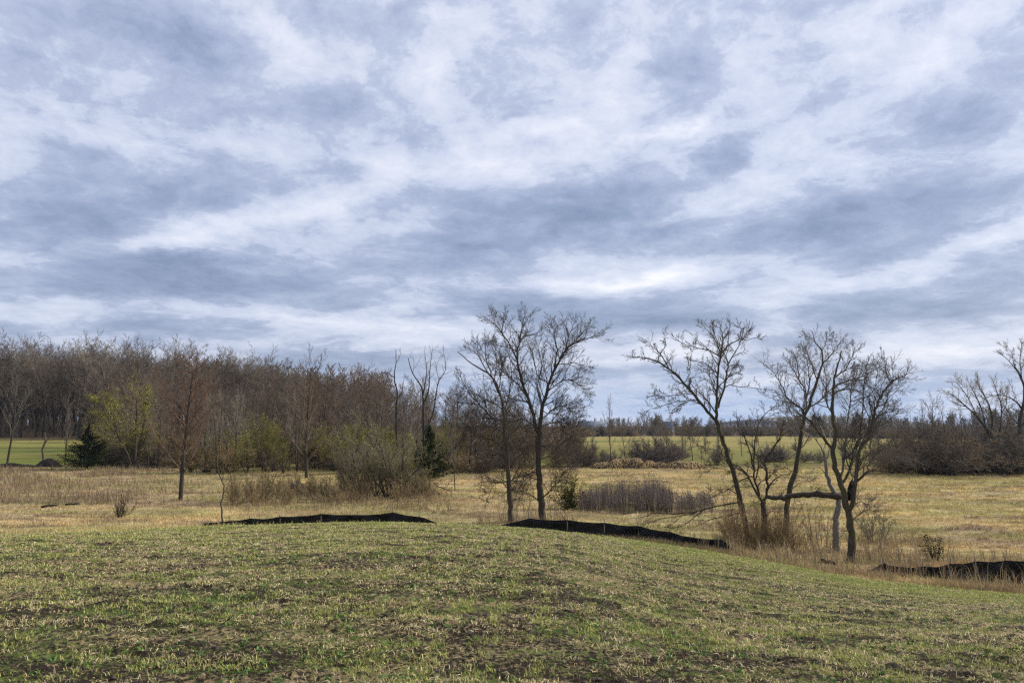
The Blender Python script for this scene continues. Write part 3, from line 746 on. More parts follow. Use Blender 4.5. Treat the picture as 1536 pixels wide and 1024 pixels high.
silt_fence("black silt fence at the right edge, behind reddish dead weeds",
           [(1298, 858, 24.2), (1312, 851, 24.3), (1326, 844, 24.4), (1332, 847, 24.4), (1370, 850, 24.4), (1410, 849, 24.3), (1426, 846, 24.2), (1466, 842, 23.8), (1536, 840, 23.3), (1640, 838, 22.8), (1750, 838, 22)],
           [1326, 1385, 1426, 1466, 1510, 1570, 1630, 1700], 3)
exec_t("fence")

# ------------------------------------------------------------------ traced trees
def TS(**k):
    d = dict(levels=3, tl=1.3, dens=3.2, lift=.25, num=[0, 8, 6, 3], steps=[5, 6, 5, 3], wob=[.1, .11, .13, .15], up=[0, .04, .035, .03],
             ang=[50, 42, 42, 40], ratio=[1, .48, .5, .5], t0=[.1, .12, .12, .1], sides=[8, 5, 4, 3], rmin=.0055, rr=.55)
    d.update(k); s = Spec(**d); s.tl = d['tl']; s.dens = d['dens']; s.lift = d['lift']; s.buds = 1.0; return s
# forked leaning tree
traced("forked_tree", "bare leaning tree forking high into a long left limb, right of the open gap", None, 33,
    ([(1122, 818), (1120, 803), (1117, 778), (1112, 757), (1108, 742), (1102, 714), (1093, 684), (1083, 655), (1073, 630)], .14, .085, 0),
    [([(1073, 629), (1062, 617), (1042, 592), (1026.5, 574.6), (1004, 554), (988, 543), (968, 536.5), (945, 535)], .075, .012, -.6),
     ([(1073, 628), (1075, 602), (1077, 567), (1078.6, 541.6), (1082, 524), (1084, 500), (1080, 478)], .07, .012, .3),
     ([(1075, 616), (1082, 592), (1090, 562), (1092.6, 547), (1088, 534), (1084, 522)], .05, .02, .8),
     ([(1004, 554), (991, 531), (981, 519), (968, 506)], .03, .008, .4), ([(991, 531), (998, 514), (996, 497)], .022, .007, .3),
     ([(1027, 575), (1034, 560), (1036, 540), (1040, 520)], .02, .007, .5),
     ([(1040, 590), (1019, 592), (996, 595), (979, 590)], .022, .006, -.8), ([(1044, 598), (1018, 602), (997, 607), (974, 614)], .02, .006, -.4), ([(1042, 598), (1022, 606), (1006, 618)], .018, .006, -.5),
     ([(1080, 534), (1062, 524), (1042, 519), (1024, 511), (1011, 499)], .03, .008, -.6), ([(1077, 559), (1067, 554), (1057, 544), (1039, 541)], .028, .007, -.9),
     ([(1080, 532), (1076, 514), (1065, 491), (1049, 473)], .03, .008, -.3), ([(1084, 505), (1093, 488), (1095, 470)], .022, .007, .5), ([(1082, 524), (1074, 500), (1068, 474)], .022, .007, .8),
     ([(1082, 530), (1093, 516), (1108, 503.5), (1120, 504), (1135, 500)], .035, .008, .5), ([(1093, 547), (1105, 524), (1113, 503), (1122, 488)], .03, .007, .9), ([(1108, 504), (1112, 490), (1108, 476)], .02, .007, 0),
     ([(1084, 582), (1095, 577), (1113, 581), (1133, 582), (1148, 585)], .022, .006, -.6), ([(1089, 566), (1100, 562), (1112, 556)], .018, .006, .6),
     ([(1072, 618), (1057, 596), (1044, 585), (1034, 574)], .035, .009, .9), ([(1076, 596), (1068, 578), (1062, 560)], .02, .007, 1),
     ([(1108, 742), (1090, 733), (1075, 735), (1060, 745)], .02, .006, -.7), ([(1103, 712), (1085, 702), (1068, 703), (1050, 711)], .018, .006, -.5), ([(1094, 690), (1075, 676), (1055, 670), (1040, 660)], .02, .006, -.9)],
    TS(tl=1.0, dens=4.6, levels=3, wob=[.1, .18, .2, .2]), M['bark_moss'], M['twig_dark'], 3)
# tree left of the pair in the middle
traced("maple_tree", "slimmer of the two tall bare centre trees, its limbs leaning left", None, 38.5,
    ([(767, 776), (766, 760), (764, 737), (763, 714), (759, 678), (757, 640), (755, 620), (753.6, 603), (744, 577), (731, 559), (709, 546), (687, 527)], .145, .018, -.6),
    [([(757, 632), (737, 625.6), (720, 607), (702, 588), (689, 562)], .045, .01, -.8), ([(739, 566), (728, 533), (731, 503)], .04, .01, .4),
     ([(747, 584), (753, 551), (746, 514)], .035, .01, .8), ([(753, 603), (742, 575), (744, 540), (736, 512)], .04, .01, 1.2), ([(755, 620), (764, 590), (768, 560), (764, 530)], .04, .01, .6),
     ([(731, 559), (716, 533), (703, 520)], .03, .008, .5), ([(763, 690), (746, 681), (731, 696), (722, 712)], .03, .007, -.6, 1.5), ([(762, 680), (740, 660), (718, 655), (700, 668)], .03, .007, -.9, 1.5),
     ([(764, 722), (780, 713), (798, 709)], .028, .007, -.6, 1.5), ([(759, 660), (778, 640), (790, 645), (797, 668)], .028, .007, .5, 1.5), ([(764, 735), (750, 722), (738, 733), (730, 752)], .022, .006, -.4, 1.5), ([(758, 650), (735, 640), (715, 640), (698, 655)], .03, .007, .8, 1.5),
     ([(765, 700), (782, 680), (792, 690), (800, 712)], .028, .006, .8, 1.5), ([(755, 615), (730, 600), (712, 612), (700, 640)], .028, .006, -.5, 1.5)],
    TS(tl=1.45, dens=5.2), M['bark_mid'], M['twig_dark'], 5)
traced("maple_tree", "tallest bare tree, dark trunk touching the long black fence, twin spreading stems", None, 37,
    ([(814, 780), (813, 764), (811, 740), (809, 720), (807.5, 677.6), (809, 650)], .18, .12, 0),
    [([(808, 652), (802, 633), (792.6, 599.6), (783, 570), (776, 540), (778, 514), (783, 481), (787, 460)], .10, .012, -.5),
     ([(809, 650), (813, 614), (820, 588.5), (831.6, 555), (846, 529), (857, 514), (876, 503), (898, 498)], .10, .01, .5),
     ([(776, 540), (761, 507), (746, 481), (735, 468)], .045, .009, -.3), ([(778, 514), (787, 499), (805.6, 492), (814, 484)], .04, .009, .5), ([(761, 507), (752, 490), (756, 470), (750, 458)], .03, .008, -.6),
     ([(831.6, 555), (835, 522), (831.6, 492), (836, 478)], .035, .009, .8), ([(846, 529), (854, 496), (861, 470)], .04, .009, .2), ([(857, 514), (872, 492), (887, 480)], .035, .008, -.3),
     ([(824, 574), (805.6, 562.5), (798, 529), (790, 505)], .035, .009, -.8), ([(835, 548), (861, 544), (884, 551)], .03, .008, .4), ([(792, 598), (775, 575), (757, 560), (746, 548)], .035, .008, -.5),
     ([(813, 614), (806, 580), (812, 548), (808, 520)], .035, .009, 1.0), ([(820, 588), (845, 570), (862, 572), (880, 590)], .03, .007, .3, 1.5), ([(813, 630), (835, 610), (852, 612), (868, 632)], .03, .007, -.4, 1.6),
     ([(808, 670), (831.6, 668), (846, 680), (855, 704)], .032, .006, -.4, 1.6), ([(812, 640), (838, 632), (850, 650), (858, 680)], .03, .006, .7, 1.7), ([(814, 620), (840, 622), (855, 640), (866, 660)], .028, .006, .1, 1.7),
     ([(807, 696), (787, 677), (768, 668), (755, 680)], .03, .006, -.6, 1.6), ([(807, 707), (783, 714), (768, 728)], .03, .006, .6, 1.5), ([(803, 640), (782, 628), (765, 640), (752, 665)], .028, .006, -.2, 1.6),
     ([(813, 755), (794, 741), (779, 737), (770, 752)], .03, .006, -.5, 1.2), ([(813, 748), (830, 730), (843, 719)], .035, .008, -.7, 1.2), ([(829, 732), (839, 752), (842, 774)], .02, .005, -.2),
     ([(808, 690), (828, 684), (838, 698), (842, 722)], .028, .006, .6, 1.5), ([(795, 605), (775, 600), (760, 615), (748, 640)], .028, .006, .7, 1.6), ([(808, 720), (792, 716), (782, 728), (778, 750)], .022, .005, .2, 1.3)],
    TS(tl=1.45, dens=5.4), M['bark_dark'], M['twig_dark'], 6)
# right group
traced("boxelder_tree", "bare tree with pale lower trunk and wide crown, rightmost of the near group", None, 28,
    ([(1277, 838), (1277.5, 818), (1278, 798), (1273, 772.6), (1268, 752), (1260.5, 727), (1254, 701.5), (1250, 676), (1254, 648), (1250, 626), (1249, 593), (1252, 568), (1258, 545), (1262, 525)], .15, .018, .4),
    [([(1250, 676), (1235, 656), (1222, 640.6), (1206, 622), (1202, 613), (1183, 600), (1175, 582), (1165, 566), (1152, 550)], .05, .01, -.6),
     ([(1273, 767), (1279.5, 750), (1283, 722), (1286, 701.5), (1290, 673.6), (1304, 654.6), (1310.5, 630), (1313.6, 609.5), (1321, 595), (1333, 576.7), (1343, 568.5), (1356, 564), (1363, 560)], .085, .008, -.4),
     ([(1251, 590), (1265, 584), (1282, 585), (1298, 591), (1310, 603)], .035, .007, -.7), ([(1250, 578), (1273.6, 570.5), (1294, 564), (1308, 556)], .035, .007, .4), ([(1252, 565), (1275, 545), (1282, 520)], .03, .007, .7),
     ([(1333, 576), (1329, 556), (1325, 538)], .02, .006, .2), ([(1343, 568), (1339, 560), (1340, 544)], .015, .006, .1), ([(1313, 609), (1330, 606), (1345, 612)], .02, .006, .5),
     ([(1286, 722), (1298.6, 709), (1316, 705), (1330, 708)], .05, .008, -.4), ([(1301, 703), (1307, 692), (1318, 686), (1337, 684), (1360, 690)], .03, .005, -.3, 1.4), ([(1306, 692), (1321, 676), (1339, 672), (1362, 678)], .028, .005, .5, 1.4),
     ([(1303, 698), (1305, 668), (1309, 651), (1318, 630)], .025, .007, .3), ([(1264, 725), (1278, 694), (1283, 668), (1291, 640), (1294, 593), (1300, 550)], .05, .01, .9), ([(1263, 720), (1268, 668), (1272, 630), (1276, 590), (1283, 555)], .045, .009, 1.3),
     ([(1310, 632), (1325, 612), (1333, 590), (1350, 580)], .025, .006, .8), ([(1290, 660), (1310, 640), (1325, 636), (1345, 620)], .03, .006, 1.0), ([(1251, 625), (1238, 600), (1240, 570), (1234, 540)], .035, .007, 1),
     ([(1294, 600), (1312, 580), (1316, 550)], .025, .006, 0), ([(1276, 780), (1290, 770), (1304, 764), (1315, 770)], .025, .005, -.5), ([(1276, 793), (1262, 800), (1254, 815)], .022, .006, -.5, .5), ([(1275, 765), (1290, 752), (1300, 756), (1312, 748)], .02, .005, .6)],
    TS(tl=1.15, dens=7.2, rmin=.0045), M['bark_moss'], M['twig_grey'], 8, mbud=M['bud_cream'])
traced("boxelder_tree", "mossy leaning trunk, crown tip highest of the near right trees, before the fallen log", None, 33,
    ([(1178, 813), (1178.5, 800), (1180.5, 772.6), (1184, 737), (1192, 709), (1198, 676), (1202, 651), (1206, 630), (1212, 609.5), (1226, 570), (1232.6, 546), (1232, 525), (1224, 511), (1218, 488)], .14, .012, .3),
    [([(1210, 614), (1208, 589), (1198, 568.5), (1190, 555), (1180, 542)], .045, .009, -.5), ([(1198, 568), (1196, 545), (1188, 528)], .025, .007, .2), ([(1232.6, 546), (1245, 533.6), (1255, 523), (1262, 505)], .035, .008, .3),
     ([(1232, 527), (1239, 507), (1245, 494)], .025, .007, .5), ([(1214, 612), (1232.6, 597), (1247, 583), (1262, 575), (1290, 566)], .04, .007, -.6), ([(1210, 600), (1214, 570), (1212, 548), (1206, 525)], .035, .008, .7),
     ([(1206, 630), (1190, 622), (1177, 604), (1165, 590)], .03, .007, .6), ([(1226, 570), (1216, 540), (1208, 520)], .03, .007, .9), ([(1198, 676), (1210, 662), (1216, 645)], .03, .007, -.4), ([(1192, 709), (1175, 700), (1160, 706)], .02, .005, -.6),
     ([(1224, 511), (1216, 502), (1206, 496)], .018, .006, -.3), ([(1202, 650), (1186, 636), (1178, 618)], .03, .007, -.9), ([(1184, 735), (1205, 722), (1222, 728)], .02, .005, .6)],
    TS(tl=1.2, dens=6.6, rmin=.0045), M['bark_moss'], M['twig_grey'], 9)
traced("crooked_tree", "low crooked tree with arching limbs left of the fallen log", None, 32.3,
    ([(1146, 806), (1147, 785), (1146, 768), (1145, 752)], .14, .10, 0),
    [([(1145, 754), (1134, 738), (1121, 712), (1108, 700), (1099, 698)], .06, .012, -.5), ([(1140, 745), (1133.6, 722), (1128.5, 696), (1119, 660), (1108, 645), (1106, 625)], .06, .009, -.2),
     ([(1146, 753), (1151, 737), (1149, 709), (1147, 690), (1159, 673.6), (1169, 658), (1172, 640)], .06, .009, .4), ([(1130, 700), (1133, 661), (1141, 628), (1158, 613), (1166, 606)], .04, .007, .5),
     ([(1151, 733), (1163, 718), (1175, 712), (1190, 712)], .035, .006, -.5), ([(1134, 722), (1138, 694), (1130, 672), (1128, 650)], .035, .007, .9), ([(1124, 715), (1108, 722), (1092, 735), (1078, 740)], .03, .006, -.6),
     ([(1148, 700), (1138, 686), (1137, 662)], .03, .007, .6), ([(1118, 708), (1100, 700), (1088, 690), (1080, 672)], .03, .006, .3), ([(1146, 775), (1160, 765), (1166, 750)], .02, .005, -.5), ([(1160, 672), (1176, 653), (1186, 648)], .02, .006, .2)],
    TS(tl=.8, dens=3.8, wob=[.1, .22, .28, .3], lift=.1, rmin=.005), M['bark_dark'], M['twig_dark'], 10)
traced("dead_tree", "pale grey bare trunk with a crooked limb, standing behind the right end of the log", None, 30.5,
    ([(1255, 822), (1254.5, 800), (1254, 778), (1257, 764), (1258, 750), (1248, 732), (1240, 712), (1238, 691), (1235, 676)], .135, .05, .3),
    [([(1236, 680), (1228, 664), (1219, 655), (1210, 650)], .035, .008, -.3), ([(1238, 690), (1248, 668), (1245, 650), (1256, 630)], .035, .008, .4), ([(1236, 676), (1237, 655), (1226, 632)], .03, .008, .5),
     ([(1241, 714), (1228, 700), (1218, 705), (1212, 716)], .022, .006, -.4)],
    TS(tl=.9, dens=3.0, levels=2), M['bark_grey'], M['twig_pale'], 11)
exec_t("heroes")

# ------------------------------------------------------------------ logs, fallen branch, shard
def log_thing(name, label, cat, pl, Y, r0, r1, mat, wob=.02, seed=1, parts=(), dy=0, knobs=True):
    r = random.Random(seed); root = thing(name, label, cat, (0, 0, 0)); P = []
    m_ = len(pl)
    for i in range(m_ - 1):
        a = pt(*pl[i], Y, dy * i / (m_ - 1)); b_ = pt(*pl[i + 1], Y, dy * (i + 1) / (m_ - 1))
        for k in range(5): P.append(a.lerp(b_, k / 5) + Vector((0, r.gauss(0, wob), r.gauss(0, wob))))
    P.append(pt(*pl[-1], Y, dy)); n = len(P); rad = [(r0 + (r1 - r0) * i / (n - 1)) * r.uniform(.86, 1.14) for i in range(n)]
    P = [P[0]] + P + [P[-1]]; rad = [.001] + rad + [.001]
    off = P[0].copy(); root.location = off
    link_mesh("trunk", tubes([([p - off for p in P], rad, 10)]), root, mat)
    for (q, d_, L, rr_) in parts:
        A = newA(); p, pr, dd = sample(P, rad, q); branch(A, p - off, Vector(d_).normalized(), L, rr_, 1, TS(levels=3, tl=1), r)
        link_mesh("branch", tubes(A['crown']), root, mat)
    return root
log_thing("fallen_log", "thick horizontal fallen log resting against the trunks of the right group", "log", [(1152, 745), (1165, 746), (1190, 743), (1225, 741), (1262, 743)], 30.6, .075, .125, M['bark_dark'], .022, 2,
          [(.1, (-.8, -.3, -.3), .9, .03), (.3, (0, -.4, .6), .5, .015), (.5, (.1, -.5, -.6), .5, .014), (.7, (.3, -.4, .6), .4, .014)])
# dead branch hanging down to the left of the fork-trunk
r = random.Random(44); root = thing("fallen_branch", "long dead branch reaching left over the meadow above the black fence", "branch", (0, 0, 0)); A = newA()
Yb = 31.5
for pl, r0, r1, dy in [([(1112, 752), (1085, 757), (1057, 763), (1040, 768), (1010, 770), (985, 769), (958, 776)], .035, .012, -.4), ([(1057, 763), (1045, 772), (1025, 788), (1008, 792), (996, 790)], .02, .008, -.5), ([(1046, 768), (1020, 774), (992, 777), (965, 787), (952, 783)], .02, .008, .2),
                       ([(1022, 774), (1012, 783), (1000, 790)], .012, .006, .1), ([(1045, 762), (1020, 761), (990, 762), (960, 764), (935, 772)], .014, .006, .6), ([(1112, 768), (1085, 774), (1060, 781), (1052, 780)], .02, .012, .2), ([(985, 769), (975, 778), (960, 788)], .012, .005, -.2)]:
    P = []
    for i in range(len(pl) - 1):
        a = pt(*pl[i], Yb, dy * i / (len(pl) - 1)); b_ = pt(*pl[i + 1], Yb, dy * (i + 1) / (len(pl) - 1))
        for k in range(3): P.append(a.lerp(b_, k / 3) + Vector((0, r.gauss(0, .01), r.gauss(0, .012))))
    P.append(pt(*pl[-1], Yb, dy)); n = len(P); rad = [r0 + (r1 - r0) * i / (n - 1) for i in range(n)]
    A['trunk'].append((P, rad, 6))
    for q in range(6):
        p, pr, d = sample(P, rad, r.uniform(.3, .99)); branch(A, p, (d + perp(d, r.uniform(0, 6)) * .6).normalized(), r.uniform(.25, .6), .006, 2, TS(levels=3, up=[0, 0, 0, 0]), r)
off = A['trunk'][0][0][0].copy(); root.location = off
for key in ('trunk', 'crown'): A[key] = [([p - off for p in q[0]], q[1], q[2]) for q in A[key]]
link_mesh("limb", tubes(A['trunk'] + A['crown']), root, M['bark_dark'])
# jagged broken stub on the right tree's fork
c = pt(1274, 736, 28.3); Vs_ = []; n = 9
for j, (zz, rr_) in enumerate([(-.34, .09), (-.1, .13), (.12, .10), (.3, .055), (.42, .012)]):
    for i in range(n):
        a = PI2 * i / n; q = rr_ * (1 + .3 * math.sin(i * 2.7 + j)); Vs_.append((math.cos(a) * q + .03 * j, math.sin(a) * q, zz + .05 * math.sin(i * 3.1)))
Fq_ = [(j * n + i, j * n + (i + 1) % n, (j + 1) * n + (i + 1) % n, (j + 1) * n + i) for j in range(4) for i in range(n)]
me = mesh_np("broken_stub", np.array(Vs_), faces4=Fq_); o = link_mesh("broken_stub", me, None, M['bark_broken']); o.location = c
tag(o, "jagged black broken stub wedged in the fork at the right end of the log", "stub")
exec_t("logs")
# ------------------------------------------------------------------ prototypes for repeated trees and shrubs
FAR = dict(rmin=.014, sides=[7, 4, 3, 3, 3], taper=.85)
def proto_tree(name, cat, h, r0, S, mt, mc, seed, mb=None, bs=.05, lean=0.0, stems=1, spread=.3, tf=.93):
    r = random.Random(seed); A = newA()
    for k in range(stems):
        a = r.uniform(0, PI2); d = Vector((math.cos(a) * (spread if stems > 1 else lean), math.sin(a) * (spread if stems > 1 else lean), 1)).normalized()
        p = Vector((math.cos(a) * r0 * (1.5 if stems > 1 else 0), math.sin(a) * r0 * (1.5 if stems > 1 else 0), -.15))
        branch(A, p, d, h * (r.uniform(.75, 1) if stems > 1 else tf), r0, 0, S, r)
    root = thing(name, name, cat, (0, 0, 0)); finish(root, A, mt, mc, mb, bs); return root
WOOD = [proto_tree("woodland_tree", "tree", 20, .23, Spec(levels=4, num=[18, 8, 6, 4], t0=[.34, .15, .12, .1], ang=[46, 40, 36, 34], ratio=[.42, .5, .5, .5], wob=[.06, .13, .13, .10, .10], up=[.02, .07, .06, .04, .02], tipt=.2, shape=.12, **FAR), M['bark_wood'], M['twig_wood'], 100 + i, lean=.05, tf=.74) for i in range(5)]
RUST = [proto_tree("rust_tree", "tree", 13, .18, Spec(levels=4, num=[24, 9, 6, 4], t0=[.16, .15, .12, .1], ang=[48, 44, 42, 42], ratio=[.56, .46, .48, .5], wob=[.03, .10, .12, .12, .10], up=[.02, .06, .05, .03, .02], tipt=.12, shape=.35, **FAR), M['bark_wood'], M['twig_rust'], 120 + i, tf=.76) for i in range(3)]
BUSHY = [proto_tree("budding_sapling", "tree", 6, .06, Spec(levels=3, num=[16, 7, 5], t0=[.15, .12, .1], ang=[34, 36, 40], ratio=[.42, .5, .5], wob=[.08, .12, .17, .2], up=[.03, .09, .06, .04], shape=.6, budn=2, rmin=.008, sides=[5, 3, 3, 3]), M['bark_wood'], M['twig_olive'], 140 + i, M['bud_green'], .042, stems=4, spread=.3) for i in range(3)]
def proto_shrub(name, h, n, S, mt, mc, seed, mb=None, bs=.04, spread=.6, r0=.02):
    r = random.Random(seed); A = newA()
    for k in range(n):
        a = r.uniform(0, PI2); q = abs(r.gauss(0, spread)); d = Vector((math.cos(a) * q, math.sin(a) * q, 1)).normalized()
        p = Vector((math.cos(a) * r.random() * h * .10, math.sin(a) * r.random() * h * .10, -.1))
        branch(A, p, d, h * r.uniform(.55, 1.05), r0 * r.uniform(.6, 1.2), 0, S, r)
    root = thing(name, name, "shrub", (0, 0, 0)); root.name = name
    for key, nm, mm in (('trunk', 'stems', mt), ('crown', 'twigs', mc)):
        if A[key]: link_mesh(nm, tubes(A[key]), root, mm)
    if A['bud'] and mb: link_mesh("buds", flakes(A['bud'], bs, "buds"), root, mb)
    return root
SH = dict(levels=2, steps=[7, 4, 3], sides=[4, 3, 3], t0=[.15, .1], taper=.8)
SHRUB_O = [proto_shrub("thicket_shrub", 3, 26, Spec(num=[14, 7], ang=[32, 38], ratio=[.38, .5], wob=[.11, .16, .18], up=[.0, .03, .02], rmin=.006, budn=1, **SH), M['bark_wood'], M['twig_olive'] if i != 1 else M['twig_wood'], 160 + i, M['bud_green'], .016, .45) for i in range(3)]
SHRUB_T = [proto_shrub("dry_brush", 2, 30, Spec(num=[10, 5], ang=[30, 36], ratio=[.4, .5], wob=[.09, .16, .2], up=[-.01, .02, .0], rmin=.004, **SH), M['twig_tan'], M['twig_tan'], 170 + i, None, .02, .55, .012) for i in range(3)]
SHRUB_P = [proto_shrub("grey_bush", 3, 34, Spec(num=[14, 7], ang=[36, 40], ratio=[.42, .5], wob=[.1, .18, .22], up=[-.01, .03, .02], rmin=.009, **SH), M['twig_purple'], M['twig_purple'], 180 + i, None, .02, .75) for i in range(2)]
SHRUB_B = [proto_shrub("bramble_bush", 3, 34, Spec(num=[14, 7], ang=[38, 42], ratio=[.45, .5], wob=[.12, .2, .24], up=[-.04, .0, .0], rmin=.009, **SH), M['bark_wood'], [M['twig_wood'], M['twig_grey'], M['twig_tan']][i], 190 + i, None, .02, .62) for i in range(3)]
SMALL = [proto_tree("slender_tree", "tree", 7, .09, Spec(levels=3, num=[15, 7, 5], t0=[.25, .15, .1], ang=[36, 38, 40], ratio=[.45, .48, .5], wob=[.06, .12, .17, .2], up=[.02, .09, .06, .03], rmin=.010, shape=.5, sides=[6, 4, 3, 3]), M['bark_wood'], M['twig_grey'], 200 + i) for i in range(3)]
def conifer(name, h, wd_, n, seed, mat, leaf=.09, start=.03, pw=.9):
    r = random.Random(seed); rs = np.random.RandomState(seed); A = newA(); pts = []
    A['trunk'].append(([Vector((0, 0, -.1)), Vector((0.03, 0, h * .5)), Vector((0, .02, h * .97))], [h * .022, h * .013, .01], 7))
    for k in range(n):
        t = start + (1 - start) * r.random() ** 1.15; z = h * t; a = r.uniform(0, PI2)
        L = wd_ * .5 * ((1 - t) ** pw) * r.uniform(.45, 1.25) + .06 * h * (1 - t) + .04
        p0 = Vector((0, 0, z)); d = Vector((math.cos(a), math.sin(a), r.uniform(.1, .6)))
        p1 = p0 + d.normalized() * L
        A['crown'].append(([p0, p0.lerp(p1, .5), p1], [.02, .012, .005], 3))
        m_ = max(6, int(L * 70 / max(h, 1) ** .4))
        for q in range(m_):
            f = r.uniform(.2, 1.05); sp_ = .04 + .11 * L * (1.15 - f * .7)
            pts.append(tuple(p0.lerp(p1, f) + Vector((r.gauss(0, sp_ * .6), r.gauss(0, sp_ * .6), r.gauss(0, sp_ * .4)))))
    root = thing(name, name, "conifer", (0, 0, 0))
    link_mesh("trunk", tubes(A['trunk'] + A['crown']), root, M['bark_dark'])
    link_mesh("foliage", flakes(pts, leaf, "foliage", seed), root, mat); return root
exec_t("protos")
rw = random.Random(77)
def sc3(s, wx=1.0): return (s * wx, s * wx, s)
# ---- woodland on the left: front row at about 150 m
def toprow(px): return float(np.interp(px, [-150, 0, 100, 200, 300, 400, 440, 500, 560, 600, 660, 740, 800, 860], [512, 512, 509, 515, 522, 531, 545, 541, 550, 556, 562, 568, 594, 628]))
cnt = 0
for rowi in range(9):
    Yr = 152 + rowi * 9.5; s = -.80 + rw.uniform(0, .02)
    while s < -.285:
        Y = Yr + rw.uniform(-3.5, 3.5); x = s * Y; px = s * 1140 + 768; g = gz(x, Y)
        _, t = ray(px, toprow(px) + rw.uniform(-6, 20)); Yf = min(Y, 175)
        h = t * Yf + EYE - g
        if rowi == 0: h *= rw.uniform(.86, 1.0)
        put(WOOD[rw.randrange(5)], (x, Y, g), rw.uniform(0, 6), sc3(h / 17.6 , rw.uniform(.95, 1.25)), "tall bare grey-brown tree in the dense wood behind the green strip at left", "trees of the left wood", cat="tree")
        cnt += 1; s += rw.uniform(.017, .030) * 165 / Yr * (1.0)
# rust coloured trees in front of the wood and right of it
for rowi in range(6):
    Yr = 104 + rowi * 9; s = -.60 + rw.uniform(0, .03)
    if rowi < 1: s = -.50
    while s < .07:
        Y = Yr + rw.uniform(-3, 3); x = s * Y; px = s * 1140 + 768; g = gz(x, Y)
        tr = toprow(px) + rw.uniform(0, 30) + (22 if px < 440 else 0) + (5 - rowi) * 5
        _, t = ray(px, tr); h = t * Y + EYE - g
        dens_ = .045 if px < 420 else (.032 if px < 620 else .040)
        pr = RUST[rw.randrange(3)] if rw.random() < (.8 if px < 640 else .45) else WOOD[rw.randrange(5)]
        hh = 11.8 if pr in RUST else 17.6
        if not (px < 150): put(pr, (x, Y, g), rw.uniform(0, 6), sc3(h / hh, rw.uniform(.8, 1.1)),
            "bare rust-tinged tree in the belt between the left wood and the centre" if pr in RUST else "narrow bare grey tree in the rusty belt left of centre", "trees of the rusty belt" if pr in RUST else "grey trees in the rusty belt", cat="tree")
        cnt += 1; s += dens_ * rw.uniform(.7, 1.3)
print("wood trees", cnt)
# ---- distinct trees, left half
def solo(pr, px, Y, top, label, name, h0, wx=1.0, rz=None, group=None, cat=None, mats=None):
    v = place(px, Y, 700); _, t = ray(px, top); h = t * Y + EYE - v.z
    o = put(pr, v, rw.uniform(0, 6) if rz is None else rz, sc3(h / h0, wx), label, group, cat=cat)
    if o.name.split('.')[0] != name: o.name = name
    return o
fine = dict(rmin=.008, sides=[8, 5, 3, 3, 3], taper=.85)
P_maple = proto_tree("red_maple", "tree", 9.5, .155, Spec(levels=4, num=[26, 9, 6, 4], t0=[.17, .12, .12, .1], ang=[46, 36, 38, 42], ratio=[.66, .42, .45, .5], wob=[.012, .10, .15, .18, .2], up=[.03, .045, .04, .03, .02], shape=.60, budn=1, **fine), M['bark_dark'], M['twig_red'], 301, M['bud_red'], .02); P_maple.name = "maple_tree"
solo(P_maple, 273, 52, 546, "oval reddish maple standing alone on the dry meadow, bare straight trunk", "maple_tree", 9.0, .95, 1.0)
P_dk = proto_tree("oval_tree", "tree", 11, .2, Spec(levels=4, num=[28, 9, 6, 4], t0=[.15, .12, .12, .1], ang=[44, 36, 38, 42], ratio=[.64, .42, .45, .5], wob=[.012, .10, .15, .18, .2], up=[.02, .05, .04, .03, .02], shape=.6, rmin=.010, sides=[8, 5, 3, 3, 3]), M['bark_dark'], M['twig_rust'], 302)
solo(P_dk, 460, 72, 543, "dark oval tree with low branches behind the thicket, taller than its neighbours", "dark_tree", 10.6, .8)
P_yl = proto_tree("yellow_tree", "tree", 9, .11, Spec(levels=3, num=[15, 8, 6], t0=[.3, .15, .1], ang=[50, 45, 45], ratio=[.5, .5, .5], wob=[.09, .17, .2, .2], up=[.03, .04, .03, .02], budn=4, buds=2.2, rmin=.012, sides=[7, 4, 3, 3]), M['bark_dark'], M['twig_dark'], 303, M['bud_yellow'], .035, stems=4, spread=.22)
solo(P_yl, 196, 85, 580, "multi-stemmed tree with yellow-green young leaves right of the dark cedar", "budding_tree", 8.4, 1.25)
P_sl = SMALL
solo(SMALL[0], 10, 92, 545, "slim bare tree at the left edge beside the green strip", "slender_tree", 6.6, .8)
solo(SMALL[1], 97, 92, 600, "thin bare tree just left of the dark cedar", "slender_tree", 6.6, .6)
solo(SMALL[2], 236, 86, 610, "thin tree between the yellow-leafed tree and the red maple", "slender_tree", 6.6, .8)
solo(SMALL[1], 222, 88, 620, "small dark tree close right of the yellow-leafed tree", "slender_tree", 6.6, .8)
solo(SMALL[0], 683, 59, 628, "thin straight tree standing free right of the small cedar", "slender_tree", 6.6, .55)
solo(SMALL[2], 607, 56, 600, "slim tree rising from the right end of the thicket", "slender_tree", 6.6, .75)
solo(SMALL[1], 560, 62, 622, "slim grey tree in the middle of the thicket", "slender_tree", 6.6, .9)
C1 = conifer("cedar_tree", 4.8, 5.2, 230, 5, M['cedar'], .07, pw=1.15)
solo(C1, 130, 84, 634, "broad dark green cedar left of the yellow-leafed tree", "cedar_tree", 4.8, 1.05, 0)
C2 = conifer("cedar_tree", 5.0, 3.8, 330, 6, M['cedar'], .08)
solo(C2, 644, 70, 638, "dark cedar right of the thicket, near the dead trees", "cedar_tree", 5.0, .95, 2)
